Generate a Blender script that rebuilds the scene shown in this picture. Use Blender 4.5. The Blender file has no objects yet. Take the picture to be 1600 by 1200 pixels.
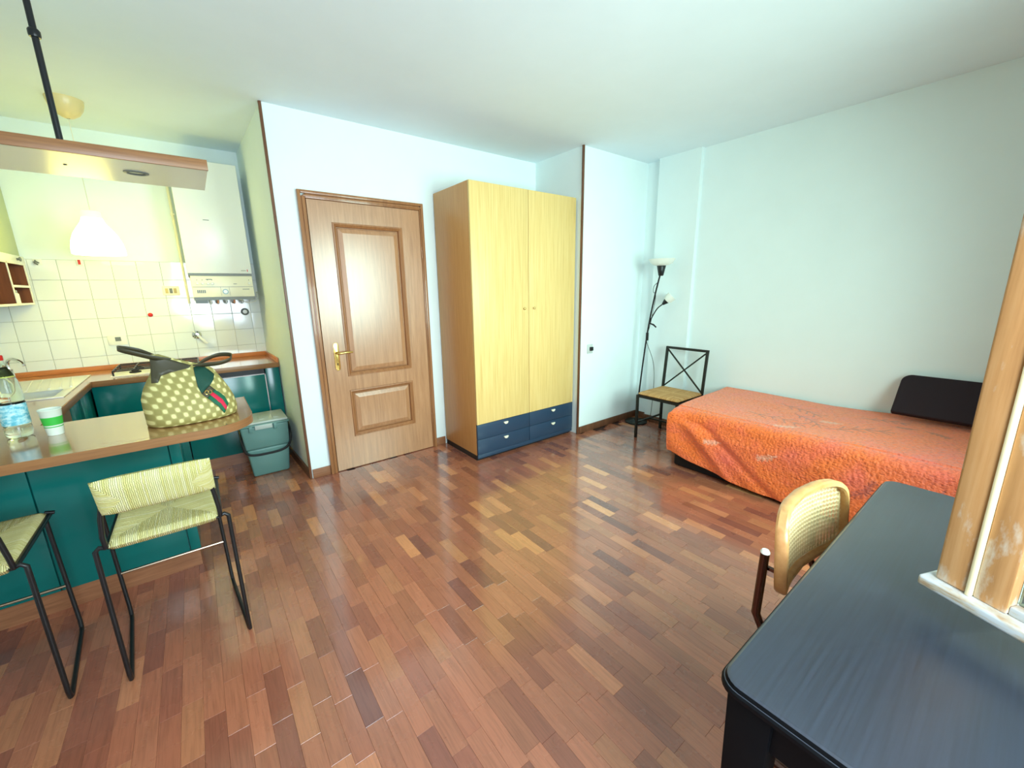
import bpy, bmesh, math, random
from mathutils import Vector, Matrix
from mathutils.bvhtree import BVHTree
random.seed(7)
SC = bpy.context.scene
COL = SC.collection
PI = math.pi

# ------------------------------------------------------------------ camera, world, lights, exposure
CAM_H = 1.45
yaw, pit, rol = 0.653524383, 0.228956453, -0.0159251262
fw = Vector((math.sin(yaw)*math.cos(pit), math.cos(yaw)*math.cos(pit), -math.sin(pit)))
r0 = Vector((math.cos(yaw), -math.sin(yaw), 0)); u0 = r0.cross(fw)
rt = r0*math.cos(rol) + u0*math.sin(rol); up = -r0*math.sin(rol) + u0*math.cos(rol)
cd = bpy.data.cameras.new('camera'); cam = bpy.data.objects.new('camera', cd); COL.objects.link(cam)
M = Matrix.Identity(4)
for i in range(3):
    M[i][0], M[i][1], M[i][2] = rt[i], up[i], -fw[i]
M.translation = (0, 0, CAM_H)
cam.matrix_world = M
cd.sensor_width = 36; cd.lens = 635.255/1600*36; cd.clip_start = 0.02
SC.camera = cam

W = bpy.data.worlds.new('world'); SC.world = W; W.use_nodes = True
bg = W.node_tree.nodes['Background']; bg.inputs[0].default_value = (0.72, 0.90, 1.0, 1); bg.inputs[1].default_value = 0.7

def area(name, loc, rot, sx, sy, power, col, spread=180):
    l = bpy.data.lights.new(name, 'AREA'); l.shape = 'RECTANGLE'; l.size = sx; l.size_y = sy
    l.energy = power; l.color = col; l.spread = math.radians(spread)
    o = bpy.data.objects.new(name, l); COL.objects.link(o); o.location = loc; o.rotation_euler = rot
    return o
# daylight standing in the two window openings behind the camera
area('daylight_near_window', (0.30, -0.66, 1.50), (PI/2-0.30, 0, 0), 1.10, 1.30, 52, (0.76, 0.90, 1.0), 160)
area('daylight_bed_window', (2.05, -0.66, 1.50), (PI/2-0.18, 0, 0), 1.20, 1.30, 44, (0.68, 0.99, 0.91), 125)
SC.view_settings.view_transform = 'Standard'; SC.view_settings.look = 'None'
SC.view_settings.gamma = 1; SC.view_settings.exposure = 0.53
SC.view_settings.use_curve_mapping = False
SC.cycles.max_bounces = 10; SC.cycles.diffuse_bounces = 6; SC.cycles.glossy_bounces = 4
SC.cycles.transmission_bounces = 6; SC.cycles.sample_clamp_indirect = 6
SC.cycles.caustics_reflective = False; SC.cycles.caustics_refractive = False

# ------------------------------------------------------------------ helpers
def lin(c):
    r = []
    for v in c[:3]:
        v /= 255.0
        r.append(v/12.92 if v <= 0.04045 else ((v+0.055)/1.055)**2.4)
    return (r[0], r[1], r[2], 1.0)

def base_mat(name, col, rough=0.5, metal=0.0, spec=0.5, coat=0.0, trans=0.0, ior=1.45, coat_rough=0.1):
    m = bpy.data.materials.new(name); m.use_nodes = True
    b = m.node_tree.nodes['Principled BSDF']
    b.inputs['Base Color'].default_value = lin(col); b.inputs['Roughness'].default_value = rough
    b.inputs['Metallic'].default_value = metal; b.inputs['Specular IOR Level'].default_value = spec
    b.inputs['Coat Weight'].default_value = coat; b.inputs['Coat Roughness'].default_value = coat_rough
    b.inputs['Transmission Weight'].default_value = trans; b.inputs['IOR'].default_value = ior
    return m

class NT:
    def __init__(s, m): s.m = m; s.t = m.node_tree; s.b = s.t.nodes['Principled BSDF']
    def n(s, typ, **kw):
        x = s.t.nodes.new(typ)
        for k, v in kw.items(): setattr(x, k, v)
        return x
    def l(s, a, b): s.t.links.new(a, b)
    def math(s, op, a, b=None, clamp=False):
        x = s.n('ShaderNodeMath', operation=op); x.use_clamp = clamp
        for i, v in enumerate((a, b)):
            if v is None: continue
            if isinstance(v, (int, float)): x.inputs[i].default_value = v
            else: s.l(v, x.inputs[i])
        return x.outputs[0]
    def coords(s, kind='Object', scale=(1, 1, 1), rot=(0, 0, 0)):
        if kind == 'Position': o = s.n('ShaderNodeNewGeometry').outputs['Position']
        else: o = s.n('ShaderNodeTexCoord').outputs[kind]
        mp = s.n('ShaderNodeMapping'); mp.inputs['Scale'].default_value = scale; mp.inputs['Rotation'].default_value = rot
        s.l(o, mp.inputs[0]); return mp.outputs[0]
    def noise(s, vec, scale, detail=4, rough=0.6):
        x = s.n('ShaderNodeTexNoise'); x.inputs['Scale'].default_value = scale; x.inputs['Detail'].default_value = detail
        x.inputs['Roughness'].default_value = rough; s.l(vec, x.inputs['Vector']); return x.outputs['Fac']
    def ramp(s, fac, stops):
        x = s.n('ShaderNodeValToRGB'); e = x.color_ramp.elements
        while len(e) < len(stops): e.new(0.5)
        for el, (p, c) in zip(e, stops): el.position = p; el.color = lin(c)
        s.l(fac, x.inputs[0]); return x.outputs[0]
    def mix(s, fac, a, b, blend='MIX'):
        x = s.n('ShaderNodeMix', data_type='RGBA', blend_type=blend)
        for i, v in ((0, fac), (6, a), (7, b)):
            if isinstance(v, (int, float)): x.inputs[i].default_value = v
            elif isinstance(v, tuple): x.inputs[i].default_value = lin(v)
            else: s.l(v, x.inputs[i])
        return x.outputs[2]
    def color(s, out): s.l(out, s.b.inputs['Base Color'])
    def bump(s, h, strength=0.3, dist=0.002):
        x = s.n('ShaderNodeBump'); x.inputs['Strength'].default_value = strength; x.inputs['Distance'].default_value = dist
        s.l(h, x.inputs['Height']); s.l(x.outputs[0], s.b.inputs['Normal'])

def wood(name, stops, scale=(14, 14, 1.2), rough=0.4, kind='Position', coat=0.0, bump=0.1, nscale=3.0):
    m = base_mat(name, stops[0][1], rough, coat=coat); t = NT(m)
    v = t.coords(kind, scale); f = t.noise(v, nscale, 6, 0.65)
    t.color(t.ramp(f, stops))
    if bump: t.bump(f, bump, 0.001)
    return m

def plaster(name, col, bump=0.05):
    m = base_mat(name, col, 0.85, spec=0.2); t = NT(m); v = t.coords('Position')
    n = t.noise(v, 3, 3); t.color(t.mix(n, col, tuple(min(255, c+7) for c in col)))
    t.bump(t.noise(v, 180, 2), bump, 0.001); return m

ORIG = {}
def place(o, origin, parent):
    ORIG[o.name] = Vector(origin)
    if parent is not None:
        o.parent = parent; o.location = Vector(origin) - ORIG[parent.name]
    else: o.location = origin

def tag(o, label, cat=None, group=None, kind=None):
    if label: o['label'] = label
    if cat: o['category'] = cat
    if group: o['group'] = group
    if kind: o['kind'] = kind
    return o

def thing(name, loc, label, cat, group=None, kind=None):
    o = bpy.data.objects.new(name, None); o.empty_display_size = 0.1; COL.objects.link(o)
    place(o, loc, None); return tag(o, label, cat, group, kind)

class MB:
    """collects shapes in world coordinates; build() links them as one mesh object"""
    def __init__(s): s.v = []; s.f = []; s.uv = None
    def add(s, vs, fs):
        k = len(s.v); s.v += [tuple(x) for x in vs]; s.f += [tuple(i+k for i in f) for f in fs]; return s
    def box(s, x0, x1, y0, y1, z0, z1):
        return s.add([(x0,y0,z0),(x1,y0,z0),(x1,y1,z0),(x0,y1,z0),(x0,y0,z1),(x1,y0,z1),(x1,y1,z1),(x0,y1,z1)],
                     [(0,3,2,1),(4,5,6,7),(0,1,5,4),(1,2,6,5),(2,3,7,6),(3,0,4,7)])
    def obox(s, c, ax, ay, az, hx, hy, hz):
        c, ax, ay, az = Vector(c), Vector(ax), Vector(ay), Vector(az); vs = []
        for sz in (-1, 1):
            for sx, sy in ((-1,-1),(1,-1),(1,1),(-1,1)): vs.append(c+ax*hx*sx+ay*hy*sy+az*hz*sz)
        return s.add(vs, [(0,3,2,1),(4,5,6,7),(0,1,5,4),(1,2,6,5),(2,3,7,6),(3,0,4,7)])
    def bar(s, a, b, w, h=None, up=(0, 0, 1)):
        a, b = Vector(a), Vector(b); d = (b-a); L = d.length; d.normalize(); u = Vector(up)
        if abs(d.dot(u)) > 0.95: u = Vector((1, 0, 0))
        x = d.cross(u).normalized(); y = x.cross(d).normalized()
        return s.obox((a+b)/2, x, y, d, w/2, (h or w)/2, L/2)
    def prism(s, poly, z0, z1):
        n = len(poly)
        return s.add([(x,y,z0) for x,y in poly]+[(x,y,z1) for x,y in poly],
                     [tuple(range(n-1,-1,-1)), tuple(range(n,2*n))]+[(i,(i+1)%n,(i+1)%n+n,i+n) for i in range(n)])
    def tube(s, pts, r, n=8, smooth=0, closed=False, rect=None):
        P = [Vector(p) for p in pts]
        if smooth:
            Q = []; m = len(P)
            for i in range(m if closed else m-1):
                if closed: p0,p1,p2,p3 = P[i-1],P[i],P[(i+1)%m],P[(i+2)%m]
                else: p0,p1,p2,p3 = P[max(i-1,0)],P[i],P[i+1],P[min(i+2,m-1)]
                for k in range(smooth):
                    t = k/smooth
                    Q.append(0.5*((2*p1)+(p2-p0)*t+(2*p0-5*p1+4*p2-p3)*t*t+(3*p1-p0-3*p2+p3)*t**3))
            if not closed: Q.append(P[-1])
            P = Q
        m = len(P); rings = []; X = None
        for i, p in enumerate(P):
            if closed: d = P[(i+1)%m]-P[i-1]
            else: d = P[min(i+1,m-1)]-P[max(i-1,0)]
            d.normalize()
            if X is None:
                u = Vector((0,0,1)) if abs(d.z) < 0.9 else Vector((1,0,0)); X = d.cross(u).normalized()
            else: X = (X-d*X.dot(d)).normalized()
            Y = d.cross(X); rr = r[min(i, len(r)-1)] if isinstance(r, (list, tuple)) else r
            rings.append([p+X*math.cos(2*PI*k/n)*rr+Y*math.sin(2*PI*k/n)*rr for k in range(n)])
        vs = [v for q in rings for v in q]; fs = []
        for i in range(m if closed else m-1):
            j = (i+1) % m
            for k in range(n): fs.append((i*n+k, i*n+(k+1)%n, j*n+(k+1)%n, j*n+k))
        if not closed: fs += [tuple(range(n-1,-1,-1)), tuple(range((m-1)*n, m*n))]
        return s.add(vs, fs)
    def lathe(s, prof, base, axis=(0,0,1), n=32, cap=(False, False)):
        base = Vector(base); d = Vector(axis).normalized(); u = Vector((1,0,0)) if abs(d.x) < 0.9 else Vector((0,1,0))
        X = (u-d*u.dot(d)).normalized(); Y = d.cross(X); vs = []; fs = []; m = len(prof)
        for r, h in prof:
            for k in range(n): a = 2*PI*k/n; vs.append(base+d*h+X*math.cos(a)*r+Y*math.sin(a)*r)
        for i in range(m-1):
            for k in range(n): fs.append((i*n+k, i*n+(k+1)%n, (i+1)*n+(k+1)%n, (i+1)*n+k))
        if cap[0]: fs.append(tuple(range(n-1,-1,-1)))
        if cap[1]: fs.append(tuple(range((m-1)*n, m*n)))
        return s.add(vs, fs)
    def grid(s, fn, nu, nv):
        vs = [fn(i/nu, j/nv) for i in range(nu+1) for j in range(nv+1)]; w = nv+1
        s.uv = [(i/nu, j/nv) for i in range(nu+1) for j in range(nv+1)] if s.uv is None else s.uv
        return s.add(vs, [(i*w+j, (i+1)*w+j, (i+1)*w+j+1, i*w+j+1) for i in range(nu) for j in range(nv)])
    def build(s, name, mat, parent=None, origin=None, bevel=0, seg=2, smooth=None, angle=40, uv=False, solid=0):
        if origin is None:
            xs, ys, zs = zip(*s.v); origin = ((min(xs)+max(xs))/2, (min(ys)+max(ys))/2, min(zs))
        og = Vector(origin); me = bpy.data.meshes.new(name)
        me.from_pydata([Vector(v)-og for v in s.v], [], s.f)
        if uv and s.uv:
            L = me.uv_layers.new(name='UVMap')
            for lp in me.loops: L.data[lp.index].uv = s.uv[lp.vertex_index]
        bm = bmesh.new(); bm.from_mesh(me)
        bmesh.ops.recalc_face_normals(bm, faces=bm.faces)
        if bevel:
            es = [e for e in bm.edges if len(e.link_faces) == 2 and e.calc_face_angle(0) > math.radians(35)]
            bmesh.ops.bevel(bm, geom=es, offset=bevel, segments=seg, profile=0.5, affect='EDGES', clamp_overlap=True)
        bm.to_mesh(me); bm.free()
        if smooth is None: smooth = True
        if smooth:
            for p in me.polygons: p.use_smooth = True
            me.set_sharp_from_angle(angle=math.radians(angle))
        me.materials.append(mat)
        o = bpy.data.objects.new(name, me); COL.objects.link(o); place(o, og, parent)
        if solid:
            md = o.modifiers.new('thickness', 'SOLIDIFY'); md.thickness = solid; md.offset = 0
        return o

def B(x0, x1, y0, y1, z0, z1): return MB().box(x0, x1, y0, y1, z0, z1)
def dup(o, off, parent=None, name=None):
    c = o.copy(); COL.objects.link(c)
    ORIG[c.name] = ORIG[o.name]+Vector(off)
    if parent is None: c.location = ORIG[c.name]
    else: c.parent = parent; c.location = ORIG[c.name]-ORIG[parent.name]
    for ch in [x for x in list(COL.objects) if x.parent == o]: dup(ch, off, c)
    return c
def struct(o, label): return tag(o, label, None, None, 'structure')

# ------------------------------------------------------------------ materials
m_wall = plaster('white_plaster', (226, 238, 238))
m_ceil = plaster('ceiling_paint', (224, 236, 242))
m_trim = wood('dark_trim_wood', [(0.3, (92, 58, 40)), (0.7, (122, 80, 56))], rough=0.4)
m_base = wood('baseboard_wood', [(0.3, (128, 84, 58)), (0.7, (158, 108, 76))], scale=(2, 2, 30), rough=0.35)
m_door = wood('door_veneer', [(0.25, (158, 112, 78)), (0.55, (180, 132, 94)), (0.8, (196, 150, 110))], scale=(16, 16, 1.0), rough=0.32, coat=0.9)
m_door.node_tree.nodes['Principled BSDF'].inputs['Coat Roughness'].default_value = 0.24
m_frame = wood('door_frame_wood', [(0.25, (136, 88, 54)), (0.75, (172, 120, 78))], scale=(18, 18, 1.0), rough=0.3, coat=0.3)
m_yel = wood('wardrobe_oak_front', [(0.32, (206, 170, 100)), (0.5, (224, 192, 122)), (0.7, (230, 202, 136))], scale=(80, 80, 1.3), rough=0.4, nscale=1.6)
m_side = wood('wardrobe_side_wood', [(0.3, (188, 134, 76)), (0.7, (204, 152, 92))], scale=(40, 40, 1.6), rough=0.4, nscale=2.2)  # carcass tone, darker and more orange than the front
m_navy = base_mat('navy_laminate', (40, 62, 84), 0.35)
m_cream = base_mat('cream_plastic', (238, 234, 208), 0.35)
m_brass = base_mat('brass', (222, 190, 110), 0.25, metal=0.9)
m_teal = base_mat('green_lacquer', (8, 106, 102), 0.18, spec=0.5)
m_black = base_mat('black_metal', (22, 24, 26), 0.35)
m_iron = base_mat('dark_iron', (38, 40, 36), 0.45, metal=0.3)
m_white = base_mat('white_enamel', (236, 238, 230), 0.3)
m_offw = base_mat('white_plastic', (232, 232, 220), 0.4)
m_chrome = base_mat('chrome', (220, 222, 224), 0.12, metal=1.0)
m_steel = base_mat('brushed_steel', (200, 202, 200), 0.25, metal=0.9)
m_glass = base_mat('clear_glass', (235, 250, 250), 0.02, trans=1.0, ior=1.45)
m_grey = base_mat('grey_plastic', (110, 116, 112), 0.4)
m_dark = base_mat('dark_void', (18, 16, 14), 0.8)
m_red = base_mat('red_plastic', (205, 40, 30), 0.4)
m_bulb = base_mat('downlight_lens', (60, 58, 50), 0.1)
m_counter = wood('counter_laminate', [(0.3, (158, 114, 70)), (0.7, (178, 134, 86))], scale=(2, 30, 30), rough=0.16, coat=0.9, bump=0)
m_edge = wood('counter_wood_edge', [(0.3, (130, 88, 54)), (0.7, (156, 110, 70))], scale=(2, 2, 40), rough=0.35)
m_upst = wood('upstand_wood', [(0.3, (196, 116, 62)), (0.7, (214, 138, 80))], scale=(2, 2, 40), rough=0.3)
m_canopy = base_mat('canopy_white', (226, 228, 214), 0.25)

def tile_mat():
    m = base_mat('glazed_tile', (226, 232, 226), 0.08, coat=0.3); t = NT(m); v = t.coords('Position')
    t.color(t.mix(t.noise(v, 2.5, 2), (222, 228, 222), (236, 240, 236)))
    t.bump(t.noise(v, 9, 2), 0.10, 0.004); return m
m_tile = tile_mat()
m_grout = base_mat('grout', (186, 190, 180), 0.9)

def plank_mat():
    m = base_mat('parquet', (120, 66, 48), 0.3, spec=0.7, coat=0.9, coat_rough=0.12); t = NT(m)
    a = t.n('ShaderNodeAttribute'); a.attribute_name = 'tone'
    v = t.coords('Position', (60, 3.0, 1))
    off = t.n('ShaderNodeVectorMath', operation='ADD'); t.l(v, off.inputs[0])
    sc = t.n('ShaderNodeVectorMath', operation='SCALE'); sc.inputs[3].default_value = 57.0; t.l(a.outputs['Color'], sc.inputs[0]); t.l(sc.outputs[0], off.inputs[1])
    f = t.noise(off.outputs[0], 2.2, 6, 0.65)
    g = t.ramp(f, [(0.25, (200, 200, 200)), (0.55, (250, 250, 250)), (0.8, (255, 255, 255))])
    t.color(t.mix(0.85, a.outputs['Color'], g, 'MULTIPLY'))
    w = t.noise(t.coords('Position', (1, 1, 1)), 5.0, 4)
    mr = t.n('ShaderNodeMapRange'); mr.inputs[1].default_value = 0.3; mr.inputs[2].default_value = 0.7; mr.inputs[3].default_value = 0.2; mr.inputs[4].default_value = 0.34
    t.l(w, mr.inputs[0]); t.l(mr.outputs[0], t.b.inputs['Roughness'])
    t.bump(f, 0.08, 0.0006); return m
m_plank = plank_mat()

def rush_mat(name, stops, na, nb, ratio, seg_bump=0.9):
    # rush weave: strands run square to the nearest rail, mitred at the corners
    m = base_mat(name, stops[0][1], 0.75, spec=0.2); t = NT(m)
    uv = t.n('ShaderNodeTexCoord').outputs['UV']; sp = t.n('ShaderNodeSeparateXYZ'); t.l(uv, sp.inputs[0])
    a, b = sp.outputs[0], sp.outputs[1]
    da = t.math('MULTIPLY', t.math('SUBTRACT', 0.5, t.math('ABSOLUTE', t.math('SUBTRACT', a, 0.5))), ratio)
    db = t.math('SUBTRACT', 0.5, t.math('ABSOLUTE', t.math('SUBTRACT', b, 0.5)))
    side = t.math('LESS_THAN', da, db)
    wob = t.math('MULTIPLY', t.noise(t.coords('UV', (6, 6, 6)), 4, 2), 0.02)
    ca = t.math('MULTIPLY', t.math('ADD', a, wob), na); cb = t.math('MULTIPLY', t.math('ADD', b, wob), nb)
    mx = t.n('ShaderNodeMix', data_type='FLOAT'); t.l(side, mx.inputs[0]); t.l(ca, mx.inputs[2]); t.l(cb, mx.inputs[3])
    c = mx.outputs[0]
    h = t.math('ABSOLUTE', t.math('SINE', t.math('MULTIPLY', c, PI)))
    idx = t.math('FLOOR', c); wn = t.n('ShaderNodeTexWhiteNoise', noise_dimensions='2D')
    cx = t.n('ShaderNodeCombineXYZ'); t.l(idx, cx.inputs[0]); t.l(side, cx.inputs[1]); t.l(cx.outputs[0], wn.inputs['Vector'])
    n2 = t.noise(t.coords('UV', (30, 30, 1)), 3, 3)
    f = t.math('ADD', t.math('MULTIPLY', wn.outputs[0], 0.6), t.math('MULTIPLY', n2, 0.4))
    col = t.ramp(f, stops)
    t.color(t.mix(t.math('POWER', h, 0.5), t.mix(0.3, col, (110, 100, 55)), col))
    t.bump(h, seg_bump, 0.004); return m
m_rush = rush_mat('pale_rush', [(0.2, (226, 218, 136)), (0.5, (236, 232, 160)), (0.8, (244, 240, 186))], 62, 26, 2.4)
m_rush_seat = rush_mat('pale_rush_seat', [(0.2, (222, 212, 136)), (0.5, (234, 226, 158)), (0.8, (242, 236, 180))], 62, 62, 1.0)
m_rush_tan = rush_mat('tan_rush', [(0.2, (196, 140, 84)), (0.5, (222, 170, 110)), (0.8, (232, 188, 130))], 60, 60, 1.0)

def pine_mat():
    m = base_mat('weathered_pine', (190, 130, 70), 0.55); t = NT(m)
    v = t.coords('Position', (30, 30, 1.6)); f = t.noise(v, 2.0, 6, 0.6)
    c = t.ramp(f, [(0.25, (164, 114, 66)), (0.5, (188, 138, 86)), (0.8, (202, 156, 106))])
    # old white paint left where the rain reaches least: along the foot and in patches
    pz = t.n('ShaderNodeSeparateXYZ'); t.l(t.n('ShaderNodeNewGeometry').outputs['Position'], pz.inputs[0])
    foot = t.math('MULTIPLY', t.math('SUBTRACT', 0.975, pz.outputs[2]), 8.0)
    p = t.noise(t.coords('Position', (14, 14, 5)), 1.6, 5, 0.6)
    k = t.math('ADD', t.math('MULTIPLY', t.math('SUBTRACT', p, 0.57), 9.0), t.math('MAXIMUM', foot, 0.0), clamp=True)
    t.color(t.mix(t.math('MULTIPLY', k, 0.8, clamp=True), c, (206, 196, 178))); t.bump(f, 0.15, 0.001); return m
m_pine = pine_mat()
m_drip = base_mat('worn_white_paint', (214, 220, 222), 0.5); _t = NT(m_drip)
_p = _t.noise(_t.coords('Position', (7, 7, 40)), 2.2, 5, 0.6)
_t.color(_t.ramp(_p, [(0.46, (196, 202, 204)), (0.58, (190, 180, 160)), (0.72, (166, 130, 90))])); _t.bump(_p, 0.1, 0.001)
m_bead = base_mat('cream_bead', (232, 218, 176), 0.5)
m_tabletop = base_mat('black_brown_stain', (14, 16, 20), 0.42, spec=0.7, coat=1.0, coat_rough=0.34); _t = NT(m_tabletop)
_g = _t.noise(_t.coords('Position', (1.4, 60, 1)), 3.0, 5, 0.6)
_t.color(_t.ramp(_g, [(0.3, (22, 29, 41)), (0.7, (34, 43, 57))])); _t.bump(_g, 0.06, 0.0006)  # bluish glare of the reflected ceiling put into the base colour

m_leg = base_mat('table_shade_black', (9, 10, 13), 0.5, spec=0.12)  # legs, apron and table edges: missing light put into a blacker base
# ------------------------------------------------------------------ room shell
CZ = 2.667
YD, YK, XL, XR, YF = 3.362, 4.63, -1.25, 3.87, -0.50
m_under = base_mat('parquet_bed', (70, 42, 34), 0.8)
floor = struct(B(XL-0.2, XR+0.3, YF-0.2, YK+0.2, -0.12, -0.012).build('floor', m_under, origin=(1.3, 2, -0.012)), 'dark red-brown parquet floor of short staggered strips')
ceiling = struct(B(XL-0.2, XR+0.3, YF-0.2, YK+0.2, CZ, CZ+0.12).build('ceiling', m_ceil), 'plain white ceiling over the whole room')

wb = MB()
wb.box(0.543, 0.722, YD, YD+0.15, 0, CZ); wb.box(1.633, 2.915, YD, YD+0.15, 0, CZ); wb.box(0.722, 1.633, YD, YD+0.15, 2.12, CZ)
struct(wb.build('wall_back', m_wall, smooth=False), 'white wall around the brown door and behind the wardrobe')
wp = MB().prism([(0.5431, YD), (0.66, YD+0.151), (0.66, YK+0.1), (0.507, YK+0.1), (0.507, YK)], 0, CZ)
struct(wp.build('wall_partition', m_wall, smooth=False), 'white side wall of the kitchen recess next to the grey bin')
wk = struct(B(XL-0.15, 0.66, YK+0.006, YK+0.15, 0, CZ).build('wall_kitchen', m_wall), 'kitchen back wall, tiled below and plain above')
struct(B(XL-0.15, XL, YF-0.2, YK+0.15, 0, CZ).build('wall_left', m_wall), 'left white wall of the kitchen side')
struct(B(2.915, 4.1, 2.72, 3.60, 0, CZ).build('wall_corner', m_wall), 'bright white projecting wall right of the wardrobe')
wr = MB().box(XR, XR+0.2, YF-0.2, 2.72, 0, CZ).box(3.822, XR, 2.135, 2.56, 0, CZ)
struct(wr.build('wall_right', m_wall, smooth=False), 'long white wall behind the orange bed with a shallow pilaster')
wf = MB()
xs = [(XL-0.15, -0.30), (0.96, 1.40), (2.70, XR+0.2)]
for a, b in xs: wf.box(a, b, YF-0.2, YF, 0, CZ)
for a, b in ((-0.30, 0.96), (1.40, 2.70)): wf.box(a, b, YF-0.2, YF, 0, 0.80); wf.box(a, b, YF-0.2, YF, 2.25, CZ)
struct(wf.build('wall_front', m_wall, smooth=False), 'white window wall behind the viewer')
w2 = thing('window_2', (2.05, YF-0.1, 0.80), 'window over the bed end in the front wall', None, kind='structure')
MB().box(1.40, 1.46, YF-0.14, YF-0.06, 0.80, 2.25).box(2.64, 2.70, YF-0.14, YF-0.06, 0.80, 2.25).box(1.46, 2.64, YF-0.14, YF-0.06, 0.80, 0.86).box(1.46, 2.64, YF-0.14, YF-0.06, 2.19, 2.25).build('window_frame', m_pine, w2)

# corner beads and baseboards
struct(B(0.531, 0.549, YD-0.012, YD+0.006, 0.0, CZ).build('trim_1', m_trim, bevel=0.002), 'dark brown corner strip between kitchen recess and door wall')
struct(B(2.903, 2.921, 2.708, 2.726, 0.0, CZ).build('trim_2', m_trim, bevel=0.002), 'dark brown corner strip right of the wardrobe')
struct(MB().box(0.556, 0.690, YD-0.012, YD, 0.0, 0.075).box(1.650, 1.745, YD-0.012, YD, 0, 0.075).build('baseboard_back', m_base, bevel=0.002), 'brown baseboard left of the door')
struct(MB().prism([(0.531, YD+0.01), (0.543, YD+0.01), (0.512, YK-0.55), (0.500, YK-0.55)], 0, 0.075).build('baseboard_kitchen', m_trim), 'dark baseboard along the kitchen side wall')
struct(B(2.928, 3.87, 2.706, 2.72, 0, 0.07).build('baseboard_corner', m_trim, bevel=0.002), 'dark baseboard under the bright projecting wall')
struct(MB().box(3.858, 3.87, 2.56, 2.706, 0, 0.07).box(3.808, 3.822, 2.123, 2.572, 0, 0.07).box(3.858, 3.87, YF, 2.123, 0, 0.07).build('baseboard_right', m_trim, bevel=0.002), 'dark baseboard along the bed wall')

# ------------------------------------------------------------------ parquet
import math as _m
PW, PLN, G = 0.0625, 0.242, 0.0004
tones = [((158, 96, 72), 9), ((164, 102, 76), 8), ((148, 88, 68), 8), ((138, 82, 66), 5), ((124, 74, 64), 2), ((176, 114, 82), 4), ((190, 126, 86), 2.5), ((206, 144, 98), 0.5)]
tones = [(c, int(k*2)) for c, k in tones]
bag_t = [c for c, k in tones for _ in range(k)]
def tone(): 
    c = random.choice(bag_t); j = random.uniform(0.98, 1.13)
    return lin(tuple(min(255, x*j) for x in c))
def plank_geo(w, l): # centred, top at z=0 with tiny chamfer
    hx, hy, c = w/2, l/2, 0.0004
    v = [(-hx,-hy,-0.011),(hx,-hy,-0.011),(hx,hy,-0.011),(-hx,hy,-0.011),(-hx,-hy,-c),(hx,-hy,-c),(hx,hy,-c),(-hx,hy,-c),
         (-hx+c,-hy+c,0),(hx-c,-hy+c,0),(hx-c,hy-c,0),(-hx+c,hy-c,0)]
    f = [(8,9,10,11)]+[(a,b,b+4,a+4) for a,b in ((4,5),(5,6),(6,7))]+[(7,4,8,11)]+[(a,b,b+4,a+4) for a,b in ((0,1),(1,2),(2,3))]+[(3,0,4,7)]
    return v, f
def to_px(x, y, z=0):
    d = Vector((x, y, z-CAM_H)); w = d.dot(fw)
    if w < 0.05: return None
    return 800+635.255*d.dot(rt)/w, 600-635.255*d.dot(up)/w, w
cells = []
x = XL+0.0; ci = 0
while x < XR-0.01:
    w = min(PW, XR-x); off = (ci % 2)*PLN/2 + random.choice((0, 0, PLN/3, -PLN/4)) + random.uniform(-0.02, 0.02); y = YF-PLN+off
    while y < YK:
        y0, y1 = max(y, YF), min(y+PLN, YK)
        if y1-y0 > 0.03:
            xc, yc = x+w/2, (y0+y1)/2
            if not (xc > 2.93 and yc > 2.72) and not (0.56 < xc < 2.93 and yc > YD+0.08):
                cells.append((xc, yc, w-G, (y1-y0)-G))
        y += PLN
    x += PW; ci += 1
def rank(c):
    p = to_px(c[0], c[1])
    if p is None or not (-20 < p[0] < 1620 and 0 < p[1] < 1215): return 0
    if 0.60 < c[0] < 2.0 and c[1] < 0.30: return 0
    return c[3]/p[2]**3
cells.sort(key=rank, reverse=True)
pool = []
for k in range(48):
    v, f = plank_geo(PW-G, PLN-G); me = bpy.data.meshes.new('plank'); me.from_pydata(v, [], f)
    ca = me.color_attributes.new('tone', 'FLOAT_COLOR', 'POINT'); c = tone()
    for d in ca.data: d.color = c
    me.materials.append(m_plank); pool.append(me)
n_ind = 0; rest_v, rest_f, rest_c = [], [], []
for c in cells:
    if n_ind < 300 and rank(c) > 0 and abs(c[2]-(PW-G)) < 1e-4 and abs(c[3]-(PLN-G)) < 1e-4:
        o = bpy.data.objects.new('plank', random.choice(pool)); COL.objects.link(o)
        o.parent = floor; o.location = Vector((c[0], c[1], random.uniform(-0.0004, 0.0)))-ORIG['floor']
        o.rotation_euler = (random.gauss(0, 0.0016), random.gauss(0, 0.003), 0); n_ind += 1
    else:
        v, f = plank_geo(c[2], c[3]); k = len(rest_v); col = tone(); ta, tb, dz = random.gauss(0, 0.0016), random.gauss(0, 0.003), random.uniform(-0.0004, 0)
        rest_v += [(c[0]+p[0], c[1]+p[1], p[2]+p[1]*ta-p[0]*tb+dz) for p in v]; rest_f += [tuple(i+k for i in q) for q in f]; rest_c += [col]*len(v)
me = bpy.data.meshes.new('planks'); og = ORIG['floor']; me.from_pydata([Vector(v)-og for v in rest_v], [], rest_f)
ca = me.color_attributes.new('tone', 'FLOAT_COLOR', 'POINT')
for d, c in zip(ca.data, rest_c): d.color = c
me.materials.append(m_plank); o = bpy.data.objects.new('planks', me); COL.objects.link(o); place(o, og, floor); o['kind'] = 'stuff'

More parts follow.
